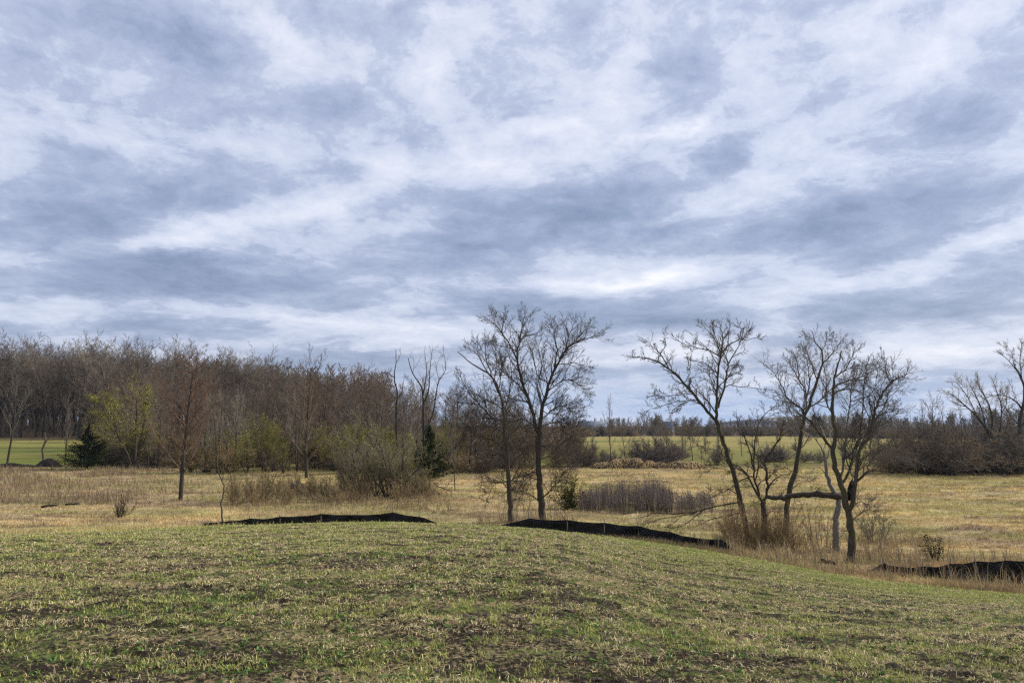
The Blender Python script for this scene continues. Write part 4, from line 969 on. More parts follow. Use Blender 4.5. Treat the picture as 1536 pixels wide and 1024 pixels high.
def evergreen_bush(h, n, seed, mat, leaf, sp_):
    r = random.Random(seed); A = newA(); pts = []
    for k in range(n):
        a = r.uniform(0, PI2); q = abs(r.gauss(0, sp_)); L = h * r.uniform(.45, 1.05) * (1 - .25 * q)
        d = Vector((math.cos(a) * q, math.sin(a) * q, 1)).normalized(); p0 = Vector((math.cos(a) * .12 * h * r.random(), math.sin(a) * .12 * h * r.random(), -.05))
        p1 = p0 + d * L + Vector((r.gauss(0, .05), r.gauss(0, .05), 0)); A['crown'].append(([p0, p0.lerp(p1, .5) + Vector((r.gauss(0, .03), r.gauss(0, .03), 0)), p1], [.014, .010, .004], 3))
        for j in range(int(L * 62)):
            f = r.uniform(.12, 1.03); s = .11 * h ** .5 * (1.05 - .6 * f); pts.append(tuple(p0.lerp(p1, f) + Vector((r.gauss(0, s), r.gauss(0, s), r.gauss(0, s * .6)))))
    root = thing("juniper", "juniper", "shrub", (0, 0, 0)); link_mesh("stems", tubes(A['crown']), root, M['bark_wood']); link_mesh("foliage", flakes(pts, leaf, "foliage", seed), root, mat); return root
C3 = evergreen_bush(2.3, 44, 7, M['cedar_olive'], .05, .5)
solo(C3, 853, 46, 708, "olive green juniper bush between the tallest tree and the grey stalks", "juniper", 2.3, 1.05, 2, cat="shrub")
C4 = evergreen_bush(1.1, 15, 8, M['cedar_olive'], .03, .42); C4.name = "juniper"
solo(C4, 1394, 29, 790, "small young juniper standing in weeds above the right-hand black fence", "juniper", 1.1, 1.0, 2, cat="shrub")
for i, (px, Y, top, wx) in enumerate([(286, 80, 694, 1.6), (310, 80, 692, 1.9)]):
    solo(C3, px, Y, top, ["low dark evergreen bush just behind the red maple trunk", "low green evergreen bush right of the red maple trunk"][i], "evergreen_bush", 2.3, wx, i, cat="shrub")
# budding saplings behind the thicket
for i, (px, Y, top) in enumerate([(300, 84, 650), (318, 88, 636), (335, 82, 645), (352, 86, 652), (372, 84, 640), (396, 80, 622), (410, 86, 650), (432, 84, 645), (350, 95, 655), (385, 95, 648), (500, 92, 648), (520, 76, 640), (545, 84, 632), (575, 88, 640), (610, 92, 645), (420, 96, 650), (150, 100, 655), (250, 96, 655), (275, 98, 652), (660, 96, 640), (700, 96, 640), (730, 92, 640)]):
    if px == 396: solo(BUSHY[i % 3], px, Y, top, "tallest yellow-green sapling, between the red maple and the dark oval tree", "budding_sapling", 5.6, .8)
    else: solo(BUSHY[i % 3], px, Y, top, "slim olive-green budding sapling in the belt behind the meadow shrubs", "budding_sapling", 5.6, .85, None, "budding saplings behind the thicket")
P_ms = proto_tree("thicket_tree", "tree", 5.5, .07, Spec(levels=3, num=[15, 8, 5], t0=[.22, .12, .1], ang=[42, 42, 40], ratio=[.45, .48, .5], wob=[.13, .17, .18, .2], up=[.03, .07, .05, .03], budn=1, rmin=.007, sides=[6, 4, 3, 3]), M['bark_dark'], M['twig_grey'], 305, M['bud_green'], .03, stems=7, spread=.5)
# tangle of brush and saplings along the foot of the wood and the far meadow edge
for i in range(150):
    px = rw.uniform(150, 770); Y = rw.uniform(77, 97)
    if px < 260: Y = rw.uniform(88, 97)
    k = rw.random()
    if k < .45: solo(SHRUB_B[i % 3], px, Y, rw.uniform(655, 688), "tangled brown brush at the foot of the rusty tree belt", "bramble_bush", 2.6, rw.uniform(1.0, 1.6), None, "brush at the foot of the rusty belt")
    elif k < .72: solo(BUSHY[i % 3], px, Y, rw.uniform(628, 660), "slim olive-green budding sapling in the belt behind the meadow shrubs", "budding_sapling", 5.6, rw.uniform(.9, 1.3), None, "budding saplings behind the thicket")
    else: solo(SMALL[i % 3], px, Y, rw.uniform(590, 645), "small bare grey tree in the brush along the wood's foot", "slender_tree", 6.6, rw.uniform(.9, 1.3), None, "small grey trees along the wood's foot")
for i in range(58):
    px = rw.uniform(850, 1345); Y = rw.uniform(90, 135)
    if i % 3: solo(SHRUB_P[i % 2] if i % 2 else SHRUB_B[i % 3], px, Y, rw.uniform(664, 684), "small scattered bush on the near edge of the far pasture", "grey_bush", 2.6, rw.uniform(.9, 1.5), None, "scattered bushes of the far pasture")
    else: solo(SMALL[(i // 3) % 3], px, Y, rw.uniform(636, 668), "thin scattered bare tree on the near edge of the far pasture", "slender_tree", 6.6, rw.uniform(.8, 1.2), None, "scattered thin trees of the far pasture")
# thicket in front
for i, (px, Y, top, wx) in enumerate([(352, 50, 712, .9), (376, 49, 700, 1.0), (398, 50, 695, 1.0), (420, 51, 706, 1.0), (442, 56, 706, 1.0), (468, 56, 712, .9), (492, 50, 704, 1.0), (515, 56, 690, 1), (548, 52, 690, .9), (535, 60, 670, .8), (565, 54, 672, .8), (582, 52, 680, .9), (600, 52, 690, 1), (618, 53, 696, 1.0), (636, 55, 700, 1.0), (590, 60, 660, .9), (655, 62, 712, 1), (670, 90, 690, 1.6), (720, 88, 684, 1.7), (755, 84, 680, 1.6), (790, 86, 680, 1.6), (835, 88, 672, 1.4)]):
    top += rw.uniform(-10, 12)
    if top < 685 and px < 660: solo(P_ms, px, Y, top - 6, "multi-stemmed small tree standing among the thicket shrubs", "thicket_tree", 5.0, wx, None, "small trees among the thicket"); continue
    solo(SHRUB_O[i % 3], px, Y, top, "dense olive multi-stemmed shrub in the thicket on the meadow left of centre" if px < 660 else "low olive shrub along the far side of the meadow at centre", "thicket_shrub", 2.75, wx, None, "shrubs of the thicket" if px < 660 else "shrubs along the far meadow edge", cat="shrub")
for i, (px, Y, top) in enumerate([(355, 47, 722), (385, 47, 715), (430, 48, 720), (505, 48, 722), (540, 49, 715), (600, 50, 712), (640, 51, 712), (470, 52, 722)]):
    solo(SHRUB_T[i % 3], px, Y, top, "tan dry brush at the foot of the thicket", "dry_brush", 1.85, 1.2, None, "tan brush at the thicket foot", cat="shrub")
# multi-stemmed tree of the thicket
solo(P_ms, 585, 52.5, 632, "multi-stemmed spreading tree with dark stems, tallest in the thicket", "thicket_tree", 5.0, 1.0)
solo(P_ms, 530, 57, 640, "multi-stemmed tree in the thicket, left of the tallest one", "thicket_tree", 5.0, .9)
solo(proto_shrub("bare_shrub", 1.4, 14, Spec(num=[10, 6], ang=[32, 36], ratio=[.45, .5], wob=[.08, .15, .2], up=[.05, .04, .02], rmin=.007, **SH), M['bark_wood'], M['twig_dark'], 311, None, .02, .8, .02), 185, 41, 738, "small round bare shrub alone on the tan meadow at left", "bare_shrub", 1.3, 1.0)
solo(proto_shrub("bare_shrub", 1.2, 14, Spec(num=[8, 4], ang=[32, 36], ratio=[.45, .5], wob=[.08, .15, .2], up=[.03, .04, .02], rmin=.004, **SH), M['twig_grey'], M['twig_grey'], 312, None, .02, .6, .012), 1308, 33, 748, "small grey bare shrub right of the pale-footed tree", "bare_shrub", 1.1, 1.1)
# traced distinct trees further away
DT = lambda **k: TS(rmin=.009, **k)
traced("bent_sapling", "thin bent sapling with green twigs at the left end of the left black fence", None, 28.2,
    ([(333, 783), (333, 770), (332, 752), (336, 738), (333, 722), (327, 706)], .035, .02, 0),
    [([(327, 707), (320, 690), (316, 668), (318, 650)], .018, .004, .2), ([(333, 720), (338, 700), (336, 676), (340, 655)], .016, .004, -.2), ([(328, 708), (326, 685), (330, 662), (327, 645)], .016, .004, .3),
     ([(336, 738), (345, 720), (348, 700), (352, 684)], .012, .004, -.3), ([(322, 694), (310, 682), (306, 668)], .01, .004, 0)],
    TS(tl=.5, rmin=.0028, levels=3, dens=6, budn=1), M['bark_mid'], M['twig_olive'], 21, mbud=None)
traced("dead_tree", "tall dead tree with one crooked side limb, left of two above the thicket", None, 72,
    ([(597, 712), (597, 680), (595, 640), (594, 623), (595.5, 589.5), (591, 566), (594, 543), (594, 523)], .14, .02, 0),
    [([(591, 567), (579, 558), (566, 563)], .06, .015, -.5), ([(595, 640), (585, 625), (578, 600)], .05, .012, .6), ([(595, 600), (604, 585), (606, 565)], .05, .012, .5), ([(594, 545), (600, 535), (601, 526)], .03, .01, .3)],
    DT(tl=1.2, dens=1.3, levels=2), M['bark_wood'], M['twig_grey'], 22)
traced("dead_tree", "tall bare twin-topped tree above the small cedar, crown against the sky", None, 73,
    ([(636, 712), (636, 680), (635, 640), (635, 603), (632, 580), (619, 560), (612, 536)], .16, .025, 0),
    [([(634, 592), (640, 560), (637, 530)], .06, .012, .4), ([(636, 608), (643.6, 580), (645, 553), (649, 523)], .08, .012, -.4), ([(636, 650), (648.6, 623), (655, 586), (658.6, 570), (668.5, 553), (665, 526)], .09, .012, .5),
     ([(619, 560), (621, 545), (618, 530)], .03, .01, .4), ([(658, 570), (655, 550), (660, 535)], .03, .01, .4), ([(635, 620), (624, 600), (620, 580)], .04, .01, -.6)],
    DT(tl=1.5, dens=1.8, levels=2), M['bark_wood'], M['twig_grey'], 23)
traced("leaning_tree", "dark leaning tree with slanting limbs right of the small cedar", None, 82,
    ([(660, 706), (668, 690), (682, 672), (695, 655), (708, 630)], .15, .05, 0),
    [([(676, 680), (690, 664), (702, 645), (706, 620)], .1, .02, .8), ([(695, 655), (700, 625), (712, 600)], .06, .02, -.6), ([(682, 672), (676, 650), (680, 620)], .06, .02, .4)],
    DT(tl=1.9, dens=2.0), M['bark_dark'], M['twig_wood'], 24)
traced("spreading_tree", "wide-crowned tree with cream buds on the brushy bank at right, shorter than the edge tree", None, 84,
    ([(1499, 706), (1498, 690), (1494, 672), (1486, 655), (1478, 640)], .30, .17, 0),
    [([(1480, 643), (1466, 625), (1450, 610), (1434, 596), (1422, 588)], .13, .02, -.8), ([(1478, 640), (1472, 612), (1462, 590), (1452, 572)], .10, .02, .7), ([(1486, 655), (1488, 625), (1480, 600), (1468, 580), (1466, 566)], .11, .02, -.5),
     ([(1494, 672), (1501, 640), (1502, 610), (1496, 590), (1490, 572)], .11, .02, .5), ([(1450, 610), (1436, 606), (1424, 600)], .05, .02, .7), ([(1466, 625), (1452, 596), (1440, 580), (1432, 572)], .06, .02, 1.2), ([(1500, 625), (1510, 605), (1508, 585)], .06, .02, .7)],
    DT(tl=1.9, dens=2.2, budn=1), M['bark_dark'], M['twig_pale'], 25, mbud=M['bud_cream'])
traced("tall_tree", "tallest tree at the right edge of the brushy bank, dark trunk leaning right", None, 82,
    ([(1536, 712), (1532, 690), (1530, 660), (1530, 630), (1535, 606), (1536, 580), (1528, 560), (1520, 545)], .28, .04, 0),
    [([(1532, 610), (1518, 598), (1500, 592), (1478, 596)], .09, .02, -.6), ([(1535, 590), (1545, 560), (1548, 530)], .10, .02, .6), ([(1530, 562), (1512, 540), (1500, 530)], .06, .02, .5), ([(1534, 575), (1530, 545), (1532, 518)], .07, .02, -.5),
     ([(1531, 640), (1515, 622), (1506, 605)], .07, .02, .8), ([(1531, 640), (1550, 620), (1565, 590)], .08, .02, 0), ([(1520, 546), (1518, 530), (1510, 520)], .03, .015, 0), ([(1545, 560), (1560, 540), (1566, 525)], .05, .02, 0), ([(1531, 660), (1520, 650), (1512, 634)], .05, .015, -.6)],
    DT(tl=2.0, dens=2.2, budn=1), M['bark_dark'], M['twig_grey'], 26, mbud=M['bud_cream'])
exec_t("left half")
# ---- brushy bank at right
for i in range(24):
    px = rw.uniform(1350, 1640); Y = rw.uniform(80, 98); t_op = rw.uniform(628, 660)
    solo(RUST[i % 3], px, Y, t_op, "low round rust-brown tree in the brush of the right bank", "rust_tree", 12.5, rw.uniform(1.2, 1.8), None, "low rust trees of the right bank", cat="tree")
for i in range(40):
    px = rw.uniform(1338, 1640); Y = rw.uniform(75, 93); top = rw.uniform(640, 688) + (16 if px < 1370 else 0)
    solo(SHRUB_B[i % 3], px, Y, top, "tangled brown bush on the brushy bank at the far right of the meadow", "bramble_bush", 2.6, rw.uniform(1.0, 1.5), None, "bushes of the right bank", cat="shrub")
for i, (px, Y, top, k) in enumerate([(1385, 84, 612, 0), (1402, 88, 600, 1), (1425, 86, 612, 2), (1448, 90, 620, 0), (1368, 88, 628, 1), (1558, 84, 590, 2), (1600, 84, 580, 0)]):
    solo(SMALL[k], px, Y, top, "bare slim tree rising out of the brushy bank at right", "slender_tree", 6.6, rw.uniform(.8, 1.1), None, "slim trees of the right bank", cat="tree")
# ---- far side of the meadow, centre
for i, (px, Y, top, k, wx, lab) in enumerate([(917, 92, 604, 0, .62, "vase-shaped bare tree standing tallest in the gap, behind the straw heap"), (888, 93, 640, 1, .9, "short bare tree left of the vase-shaped one in the gap"),
        (938, 91, 642, 2, .9, "short forked tree right of the vase-shaped one in the gap"), (1025, 88, 640, 1, .8, "bare little tree right of the grey bushes in the gap"), (868, 95, 652, 2, 1, "small bare tree beside the crown of the tallest tree, far meadow edge"), (1052, 96, 672, 0, 1.2, "small dark scrub tree behind the forked leaning trunk")]):
    solo(SMALL[k], px, Y, top, lab, "slender_tree", 6.6, wx, cat="tree")
for i, (px, Y, top, wx) in enumerate([(958, 92, 660, 1.1), (975, 90, 664, 1.2), (992, 91, 652, 1.2), (1008, 92, 664, 1.0), (885, 92, 668, 1.3), (862, 90, 664, 1.3), (905, 94, 676, 1.2), (1150, 98, 668, 1.3), (1172, 99, 670, 1.4), (1205, 98, 676, 1.2)]):
    solo(SHRUB_P[i % 2], px, Y, top, "rounded grey bush at the far edge of the meadow, centre gap" if px < 1100 else "grey-green bush on the far pasture behind the right tree group", "grey_bush", 2.6, wx, None, "grey bushes of the far meadow edge" if px < 1100 else "grey bushes behind the right group", cat="shrub")
# shrubs and saplings around the right group
for i, (px, Y, top, wx) in enumerate([(1085, 31, 775, 1), (1104, 30.5, 752, .9), (1124, 30.5, 760, .9), (1140, 31, 748, .9), (1160, 30.5, 765, 1), (1186, 30, 780, 1), (1165, 31.5, 742, .8), (1095, 32, 738, .7)]):
    solo(SHRUB_T[i % 3], px, Y, top, "tan twiggy brush crowding the feet of the near right trees", "dry_brush", 1.85, wx, None, "brush at the feet of the right group", cat="shrub")
P_sap = proto_shrub("upright_sapling", 2.2, 4, Spec(num=[10, 4], ang=[26, 34], ratio=[.25, .5], wob=[.05, .14, .2], up=[.03, .05, .03], rmin=.0035, levels=2, steps=[7, 4, 3], sides=[4, 3, 3], t0=[.2, .1], taper=.8), M['twig_grey'], M['twig_grey'], 333, None, .02, .12, .011)
for i, (px, Y, top) in enumerate([(1203, 30.5, 742), (1212, 31, 750), (1222, 30, 738), (1229, 31, 745), (1240, 30.5, 756), (1300, 28, 800), (1318, 29, 790), (1338, 28, 800), (752, 38.5, 735), (778, 39, 728), (796, 38, 738), (790, 39, 720), (830, 38.5, 730)]):
    solo(P_sap, px, Y, top, "thin upright grey sapling in the weeds below the fallen log" if i < 5 else "thin upright sapling at the feet of the two tall centre trees" if px < 900 else "thin upright stem in the weeds right of the pale-footed tree", "sapling", 2.1, 1.0, None, "thin saplings near the log" if i < 5 else "thin saplings by the centre trees" if px < 900 else "thin stems right of the group", cat="sapling")
# ---- stand of dead stalks
rs = np.random.RandomState(5); n = 4200
px = np.where(rs.uniform(0, 1, n) < .8, rs.uniform(868, 1005, n), rs.uniform(1000, 1066, n)); Yq = rs.uniform(44, 50, n)
sx_ = (px - 768) / 1145; X_ = sx_ * Yq; dn = fbm(X_ * 2.0, Yq * .8, 131, 3) > rs.uniform(.38, .56, n); X_, Yq, px = X_[dn], Yq[dn], px[dn]; n = len(X_)
hh = rs.uniform(.9, 1.75, n) * (1 - .42 * np.clip((px - 985) / 30, 0, 1)) * (.62 + .38 * np.clip((px - 868) / 50, 0, 1)) * (.30 + 1.25 * fbm(X_ * 2.4, Yq * 2.0, 133, 3))
tp = []
gzv = ground(X_, Yq)
cst = pal([(.12, .095, .085), (.18, .145, .13), (.34, .27, .17), (.09, .075, .065), (.28, .22, .14)], n, 9, .3)
o = blades("dead_stalks", X_, Yq, hh, np.full(n, .024), rs.uniform(.02, .38, n), cst, gzv, seed=10); 
# fuzzy seed heads
nb = 16; fx = np.repeat(X_, nb) + rs.normal(0, .06, n * nb); fy = np.repeat(Yq, nb) + rs.normal(0, .06, n * nb); fz_ = np.repeat(gzv, nb) + np.repeat(hh, nb) * rs.uniform(.35, 1.02, n * nb)
fm_ = flakes(np.stack([fx, fy, fz_], -1), .030, "stalk_heads", 4); o = link_mesh("stalk_heads", fm_, None, M['twig_purple']); o["kind"] = "stuff"
# ---- heaps of matted straw at the far meadow edge
def mound(seed, n=1500):
    rs = np.random.RandomState(seed); a = rs.uniform(0, PI2, n); rr_ = np.sqrt(rs.uniform(0, 1, n)); x = np.cos(a) * rr_; y = np.sin(a) * rr_ * .7; z = .5 * (1 - rr_ ** 2) * (.7 + .5 * fbm(x * 2 + 9, y * 2, seed, 2)) - .05
    c = pal([(.36, .26, .13), (.30, .20, .10), (.42, .32, .16), (.20, .13, .07)], n, seed, .3)
    az = rs.uniform(0, PI2, n); l = rs.uniform(.15, .45, n); B = np.stack([x, y, z], -1); d_ = np.stack([np.cos(az), np.sin(az), rs.uniform(0, .5, n)], -1)
    T_ = B + d_ * l[:, None]; T_[:, 2] -= .12; Md = (B + T_) / 2; Md[:, 2] += .10
    Wv = np.stack([-np.sin(az), np.cos(az), np.zeros(n)], -1) * .03
    Vv = np.stack([B - Wv, B + Wv, Md + Wv, Md - Wv, T_], 1).reshape(-1, 3); k = np.arange(n)[:, None] * 5
    # a solid core so the heap has a body
    m_ = 14; th = np.linspace(0, PI2, m_, endpoint=False); core = [(0, 0, .40)]
    for q in (.35, .65, .9): core += [(math.cos(t) * q * (1 + .12 * math.sin(3 * t + seed)), .7 * math.sin(t) * q, .42 * (1 - q ** 2) - .05) for t in th]
    core = np.array(core); o0 = len(Vv)
    f3 = [(o0, o0 + 1 + i, o0 + 1 + (i + 1) % m_) for i in range(m_)]; f4 = [(o0 + 1 + j * m_ + i, o0 + 1 + (j + 1) * m_ + i, o0 + 1 + (j + 1) * m_ + (i + 1) % m_, o0 + 1 + j * m_ + (i + 1) % m_) for j in range(2) for i in range(m_)]
    cc = np.concatenate([np.repeat(c, 5, 0), np.tile([[.22, .14, .06]], (len(core), 1))])
    me = mesh_np("straw_heap", np.concatenate([Vv, core]), faces4=np.concatenate([k + np.array([[0, 1, 2, 3]]), np.array(f4)]), faces3=np.concatenate([k + np.array([[3, 2, 4]]), np.array(f3)]), cols=cc)
    return tag(link_mesh("straw_heap", me, None, M['blade']), "rust-coloured heap of matted straw at the far meadow edge in the centre gap", "straw heap", "straw heaps in the centre gap")
MD = [mound(i) for i in range(3)]
for i, (px, Y, sx2, h) in enumerate([(925, 88, 1.2, 1.9), (938, 88.5, 1.4, 2.2), (955, 88, 1.5, 2.0), (972, 88.5, 1.4, 1.5), (990, 88, 1.4, 1.2), (1020, 87, 1.8, 1.5), (1040, 88, 1.7, 1.2), (905, 89, 1.5, 1.3), (715, 86, 1.5, 1.2), (590, 54, 1, .8), (640, 56, 1.1, .8), (440, 56, 1.1, .9)]):
    o = MD[i] if i < 3 else MD[i % 3].copy()
    if i >= 3: COL.objects.link(o)
    o.location = place(px, Y, 700); o.scale = (sx2, sx2, h); o.rotation_euler = (0, 0, rw.uniform(0, 3))
    if px < 880: o["label"] = "low heap of matted dry grass beside the thicket or far edge, left of centre"; o["group"] = "dry grass heaps left of centre"
# dark curved dead boughs on the grey bushes
for i, (pl, lab) in enumerate([([(966, 693), (972, 686), (980, 682), (988, 687), (994, 692)], "dark arched dead bough under the grey bushes, left of two"), ([(1004, 692), (1010, 686), (1018, 680), (1024, 683)], "dark dead bough under the grey bushes, right of two")]):
    log_thing("dead_bough", lab, "bough", pl, 87, .08, .04, M['bark_dark'], .03, 50 + i)
# ---- left: heap of dark soil, snag, fallen logs
def lump(name, label, cat, px, Y, sx2, sy, h, mat, seed):
    n = 28; m_ = 12; rs = np.random.RandomState(seed); Vv = []
    for j in range(m_ + 1):
        for i in range(n):
            a = PI2 * i / n; q = j / m_; x = math.cos(a) * q; y = math.sin(a) * q
            z = (1 - q ** 1.6) * (.6 + .8 * float(fbm(np.array([x * 3 + seed]), np.array([y * 3]), seed, 4)[0])) - .12 * q
            Vv.append((x * sx2, y * sy, z * h))
    F4 = [(j * n + i, (j + 1) * n + i, (j + 1) * n + (i + 1) % n, j * n + (i + 1) % n) for j in range(m_) for i in range(n)]
    o = link_mesh(name, mesh_np(name, np.array(Vv), faces4=F4), None, mat); o.location = place(px, Y, 700); return tag(o, label, cat)
msd = bark('dug_soil', (.008, .006, .005), (.028, .02, .015), 3)
lump("soil_heap", "dark heap of dug soil at the edge of the green strip, far left", "soil heap", 72, 88, 1.7, 1.0, 1.0, msd, 3)
lump("soil_heap", "flat dark bank of soil at the left edge below the green strip", "soil heap", 14, 88, 4.2, 1.0, .5, msd, 4)
lump("soil_heap", "flattened soil bank running right of the dark cedar", "soil heap", 215, 86, 5.5, .9, .35, msd, 5)
traced("dead_snag", "crooked broken snag standing on the green strip, left of the dark cedar", None, 91, ([(66, 697), (64, 680), (64, 672), (68, 662), (67, 652), (67, 648)], .14, .08, 0), [([(68, 664), (74, 656), (80, 652)], .05, .015, 0)], DT(tl=.5, dens=1.0, levels=1), M['bark_mid'], M['twig_grey'], 31)
log_thing("fallen_log", "short dark fallen log on the tan meadow, left of two", "log", [(62, 760), (74, 758), (86, 757)], 41.5, .06, .05, M['bark_dark'], .02, 61)
log_thing("fallen_log", "short dark fallen log on the tan meadow, right of two", "log", [(98, 756), (108, 756), (119, 755)], 42.5, .06, .04, M['bark_dark'], .02, 62)
log_thing("fallen_log", "small dead branch lying beside the small cedar at the thicket's right end", "log", [(656, 729), (668, 733), (677, 737)], 57, .04, .03, M['bark_mid'], .02, 63, [(.4, (.7, 0, .5), .9, .02)])
log_thing("fallen_log", "rotten dark log in the weeds below the right group, near the field edge", "log", [(1232, 840), (1243, 842), (1254, 845)], 25.5, .07, .05, M['bark_broken'], .015, 64)
exec_t("right half")
# ------------------------------------------------------------------ far background
FT = []
for k, (mm, nm) in enumerate([(M['twig_wood'], 'brown'), (M['twig_grey'], 'grey'), (M['twig_olive'], 'olive')]):
    FT.append(proto_tree("distant_tree", "tree", 10, .13, Spec(levels=3, num=[18, 8, 6], t0=[.15, .12, .1], ang=[42, 42, 42], ratio=[.5, .5, .5], wob=[.05, .12, .17, .2], up=[.02, .08, .06, .03], rmin=.035, sides=[5, 3, 3, 3], shape=.5), M['bark_wood'], mm, 400 + k))
CF = conifer("dark_conifer", 8, 5, 160, 41, M['cedar'], .3)
lb = ["bare brown tree in the distant belt beyond the pasture", "bare grey tree in the distant belt beyond the pasture", "olive-tinged tree in the distant belt beyond the pasture"]
gp = ["brown trees of the distant belt", "grey trees of the distant belt", "olive trees of the distant belt"]
for i in range(150):
    s = rw.uniform(.06, .86); Y = rw.uniform(262, 330); px = s * 1140 + 768
    if Y < 325 and (872 < px < 900 or 994 < px < 1012): continue
    x = s * Y; g = gz(x, Y); top = float(np.interp(px, [850, 900, 930, 1000, 1060, 1120, 1200, 1300, 1400, 1540], [630, 634, 622, 616, 626, 624, 620, 618, 616, 608])) + rw.uniform(2, 18)
    _, t = ray(px, top); h = t * Y + EYE - g
    k = rw.choices([0, 1, 2], [4, 3, 4 if 1170 < px < 1360 else .7])[0]
    put(FT[k], (x, Y, g), rw.uniform(0, 6), sc3(h / 9.3, rw.uniform(.8, 1.3)), lb[k], gp[k], cat="tree")
for i, (px, Y, top, h0) in enumerate([(872, 296, 622, 8), (985, 300, 625, 8), (1225, 290, 620, 8), (1232, 285, 624, 8), (1290, 300, 618, 8)]):
    solo(CF, px, Y, top, ["dark round conifer left of the blue-grey roofed house", "dark conifer left of the small far house in the gap", "dark pointed conifer in the distant belt, left of two behind the mossy trunk", "dark pointed conifer in the distant belt, right of two behind the mossy trunk", "dark conifer in the distant belt behind the rightmost near tree"][i], "conifer", 8, 1.0)
# low scrub closing the foot of the belt
for i in range(44):
    s = rw.uniform(.06, .82); Y = rw.uniform(246, 262)
    put(SHRUB_B[i % 3], (s * Y, Y, gz(s * Y, Y)), rw.uniform(0, 6), sc3(rw.uniform(.9, 1.5), 1.5), "low brown scrub along the foot of the distant tree belt", "scrub at the foot of the distant belt", cat="shrub")
# houses
roofm = bark('roof_shingle', (.10, .12, .16), (.17, .20, .26), 3); wallm = bark('house_siding', (.24, .22, .21), (.33, .31, .29), 2); glassm, _, gb = new_mat('window_glass'); gb.inputs["Base Color"].default_value = (.03, .04, .05, 1); gb.inputs["Roughness"].default_value = .1
trimm = bark('house_trim', (.6, .6, .6), (.75, .75, .74), 2)
def boxm(x0, x1, y0, y1, z0, z1):
    V = [(x0, y0, z0), (x1, y0, z0), (x1, y1, z0), (x0, y1, z0), (x0, y0, z1), (x1, y0, z1), (x1, y1, z1), (x0, y1, z1)]
    return V, [(0, 1, 5, 4), (1, 2, 6, 5), (2, 3, 7, 6), (3, 0, 4, 7), (4, 5, 6, 7), (3, 2, 1, 0)]
def house(label, px, Y, w_, dp, eave, ridge, rz):
    root = thing("house", label, "house", place(px, Y, 655)); root.rotation_euler = (0, 0, rz)
    V, F = boxm(-w_ / 2, w_ / 2, -dp / 2, dp / 2, -1, eave)
    V = V + [(-w_ / 2, 0, ridge - .15), (w_ / 2, 0, ridge - .15)]
    link_mesh("wall", mesh_np("wall", np.array(V), faces4=F[:4], faces3=[(7, 4, 8), (5, 6, 9)]), root, wallm)
    o = .5; th = .22; Vr = []
    for sy in (-1, 1):
        b0 = len(Vr); ye = sy * (dp / 2 + o); ze = eave - o * (ridge - eave) / (dp / 2)
        Vr += [(-w_ / 2 - o, ye, ze), (w_ / 2 + o, ye, ze), (w_ / 2 + o, 0, ridge), (-w_ / 2 - o, 0, ridge), (-w_ / 2 - o, ye, ze + th), (w_ / 2 + o, ye, ze + th), (w_ / 2 + o, 0, ridge + th), (-w_ / 2 - o, 0, ridge + th)]
    Fr = [[b + q for q in f] for b in (0, 8) for f in [(0, 1, 5, 4), (4, 5, 6, 7), (1, 2, 6, 5), (3, 0, 4, 7), (3, 2, 1, 0)]]
    rf = link_mesh("roof", mesh_np("roof", np.array(Vr), faces4=Fr), root, roofm)
    V, F = boxm(w_ * .2, w_ * .2 + .8, .4, 1.2, eave, ridge + 1.0); link_mesh("chimney", mesh_np("chimney", np.array(V), faces4=F), rf, wallm)
    for k in range(4):
        x0 = -w_ / 2 + w_ * (k + .3) / 4
        V, F = boxm(x0, x0 + 1.2, -dp / 2 - .05, -dp / 2 + .05, eave - 2.2, eave - .8); wf = link_mesh("window", mesh_np("window", np.array(V), faces4=F), root, trimm)
        V, F = boxm(x0 + .1, x0 + 1.1, -dp / 2 - .07, -dp / 2 - .045, eave - 2.1, eave - .9); link_mesh("pane", mesh_np("pane", np.array(V), faces4=F), wf, glassm)
    return root
house("distant house with long blue-grey roof among the trees at the left of the gap", 886, 322, 9.5, 8, 3.9, 6.3, .25)
house("distant pale house with steep bluish roof, right part of the gap", 1003, 325, 4.6, 6, 3.4, 6.0, -.5)
# far forest: one mass of hundreds of trees behind the left wood and along the horizon
def raw(A_, sides=3):
    me = tubes(A_); n = len(me.vertices); co = np.empty(n * 3, np.float32); me.vertices.foreach_get("co", co)
    q = len(me.polygons); vi = np.empty(q * 4, np.int32); me.loops.foreach_get("vertex_index", vi); bpy.data.meshes.remove(me); return co.reshape(-1, 3), vi.reshape(-1, 4)
rawt = []
for k in range(3):
    r = random.Random(500 + k); A = newA(); branch(A, Vector((0, 0, -.5)), Vector((0, 0, 1)), 16, .16, 0, Spec(levels=2, num=[20, 9], t0=[.15, .1], ang=[38, 40], ratio=[.4, .5], wob=[.05, .12, .17], up=[.02, .08, .06], rmin=.07, sides=[4, 3, 3], steps=[6, 4, 3]), r)
    rawt.append(raw(A['trunk'] + A['crown']))
rawf = []
for k in range(4):
    r = random.Random(520 + k); A = newA()
    for q in range(7):
        a = r.uniform(0, PI2); branch(A, Vector((r.gauss(0, .5), r.gauss(0, .5), -.5)), Vector((math.cos(a) * .5, math.sin(a) * .5, 1)).normalized(), 16 * r.uniform(.6, 1), .12, 0, Spec(levels=2, num=[11, 7], t0=[.1, .1], ang=[38, 40], ratio=[.35, .5], wob=[.09, .14, .16], up=[.0, .05, .03], rmin=.05, sides=[3, 3, 3], steps=[5, 3, 2]), r)
    rawf.append(raw(A['trunk'] + A['crown']))
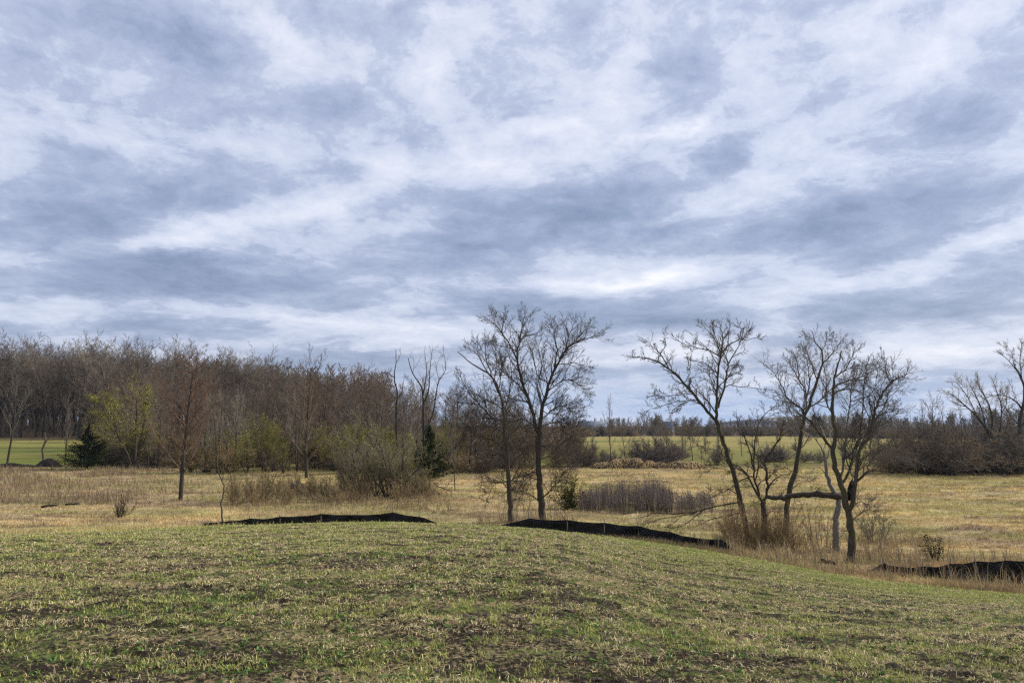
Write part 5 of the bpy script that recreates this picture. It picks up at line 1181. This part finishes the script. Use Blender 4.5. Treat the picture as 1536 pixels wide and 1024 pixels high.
def mass(name, spots, mat, src=None):
    src = src or rawt
    Vs_, Fs_ = [], []; off = 0
    for (x, y, h) in spots:
        co, f = src[rw.randrange(len(src))]; a = rw.uniform(0, 6); c_, s_ = math.cos(a), math.sin(a); k = h / 15
        Vs_.append(np.stack([(co[:, 0] * c_ - co[:, 1] * s_) * k * 1.25 + x, (co[:, 0] * s_ + co[:, 1] * c_) * k * 1.25 + y, co[:, 2] * k + gz(x, y)], -1)); Fs_.append(f + off); off += len(co)
    o = link_mesh(name, mesh_np(name, np.concatenate(Vs_), faces4=np.concatenate(Fs_)), None, mat); o["kind"] = "stuff"; return o
mass("far_woodland", [(rw.uniform(-.85, -.18) * 250, rw.uniform(236, 290), rw.uniform(14, 20)) for _ in range(430)], M['twig_wood'])
und = [(s_ * y_, y_, rw.uniform(2.0, 5.0)) for s_, y_ in [(rw.uniform(-.82, .04), rw.uniform(154, 225)) for _ in range(420)]]
mass("undergrowth", und, M['twig_wood'], rawf)
mass("scrub_belt", [(s_ * y_, y_, rw.uniform(1.8, 5.2)) for s_, y_ in [(rw.uniform(-.53, .085), rw.uniform(98, 150)) for _ in range(480)]], M['twig_rust'], rawf)
mass("distant_scrub", [(s_ * y_, y_, rw.uniform(3, 7)) for s_, y_ in [(rw.uniform(.03, .86), rw.uniform(262, 335)) for _ in range(560)] if not (y_ < 325 and (.088 < s_ < .12 or .198 < s_ < .216)) or rw.random() < .25], M['twig_wood'], rawf)
sp_ = []
for _ in range(520):
    s = rw.uniform(-.9, .95); y_ = rw.uniform(420, 800); sp_.append((s * y_, y_, rw.uniform(7.5, 10.5) + (y_ - 420) * .012))
mass("horizon_woods", sp_, M['twig_purple'])
# hill on the horizon
n = 60; u = np.linspace(0, 1, n); hx = 860 + u * 420; hz = 12 * np.clip(np.sin(u * math.pi), 0, 1) ** .7 * (.8 + .35 * fbm(u * 9, u * 0, 7, 3)) - 1
Vh = []; hw = [(-500, -1.0), (-260, -.2), (0, 1.0), (300, -.1), (700, -1.2)]
for i in range(n):
    for (dy_, f) in hw: Vh.append((hx[i], 2700 + dy_, (-26 if f < -.9 else (EYE + hz[i] if f == 1 else -6))))
Fh = [(i * 5 + j, (i + 1) * 5 + j, (i + 1) * 5 + j + 1, i * 5 + j + 1) for i in range(n - 1) for j in range(4)]
hm, hnt, hb = new_mat("wooded_hill"); nt = hnt; g_ = N(hnt, "ShaderNodeNewGeometry")
hr = ramp(hnt, noise(hnt, g_.outputs["Position"], .02, 6, .7).outputs[0], [(.35, (.05, .05, .04)), (.65, (.11, .10, .08))]); hnt.links.new(hr.outputs[0], hb.inputs["Base Color"])
o = link_mesh("hill", mesh_np("hill", np.array(Vh), faces4=Fh, smooth=True), None, hm); o["kind"] = "structure"
# drop prototypes that were never placed
for ch in list(bpy.data.objects):
    if ch.parent is None and ch.type == 'EMPTY' and ch.get("label") == ch.name.split('.')[0]:
        for c in list(ch.children): bpy.data.objects.remove(c)
        bpy.data.objects.remove(ch)
# ------------------------------------------------------------------ air
HAZE = 0.00009
if HAZE:
    V, F = boxm(-4500, 4500, -75, 4600, -62, 34)
    o = link_mesh("haze", mesh_np("haze", np.array(V, float), faces4=F)); o["kind"] = "stuff"
    m = bpy.data.materials.new("air"); m.use_nodes = True; m.node_tree.nodes.remove(m.node_tree.nodes["Principled BSDF"])
    v = m.node_tree.nodes.new("ShaderNodeVolumePrincipled"); v.inputs["Density"].default_value = HAZE; v.inputs["Color"].default_value = (.72, .82, 1, 1); v.inputs["Anisotropy"].default_value = .2
    m.node_tree.links.new(v.outputs[0], m.node_tree.nodes["Material Output"].inputs["Volume"]); o.data.materials.append(m)
exec_t("all")
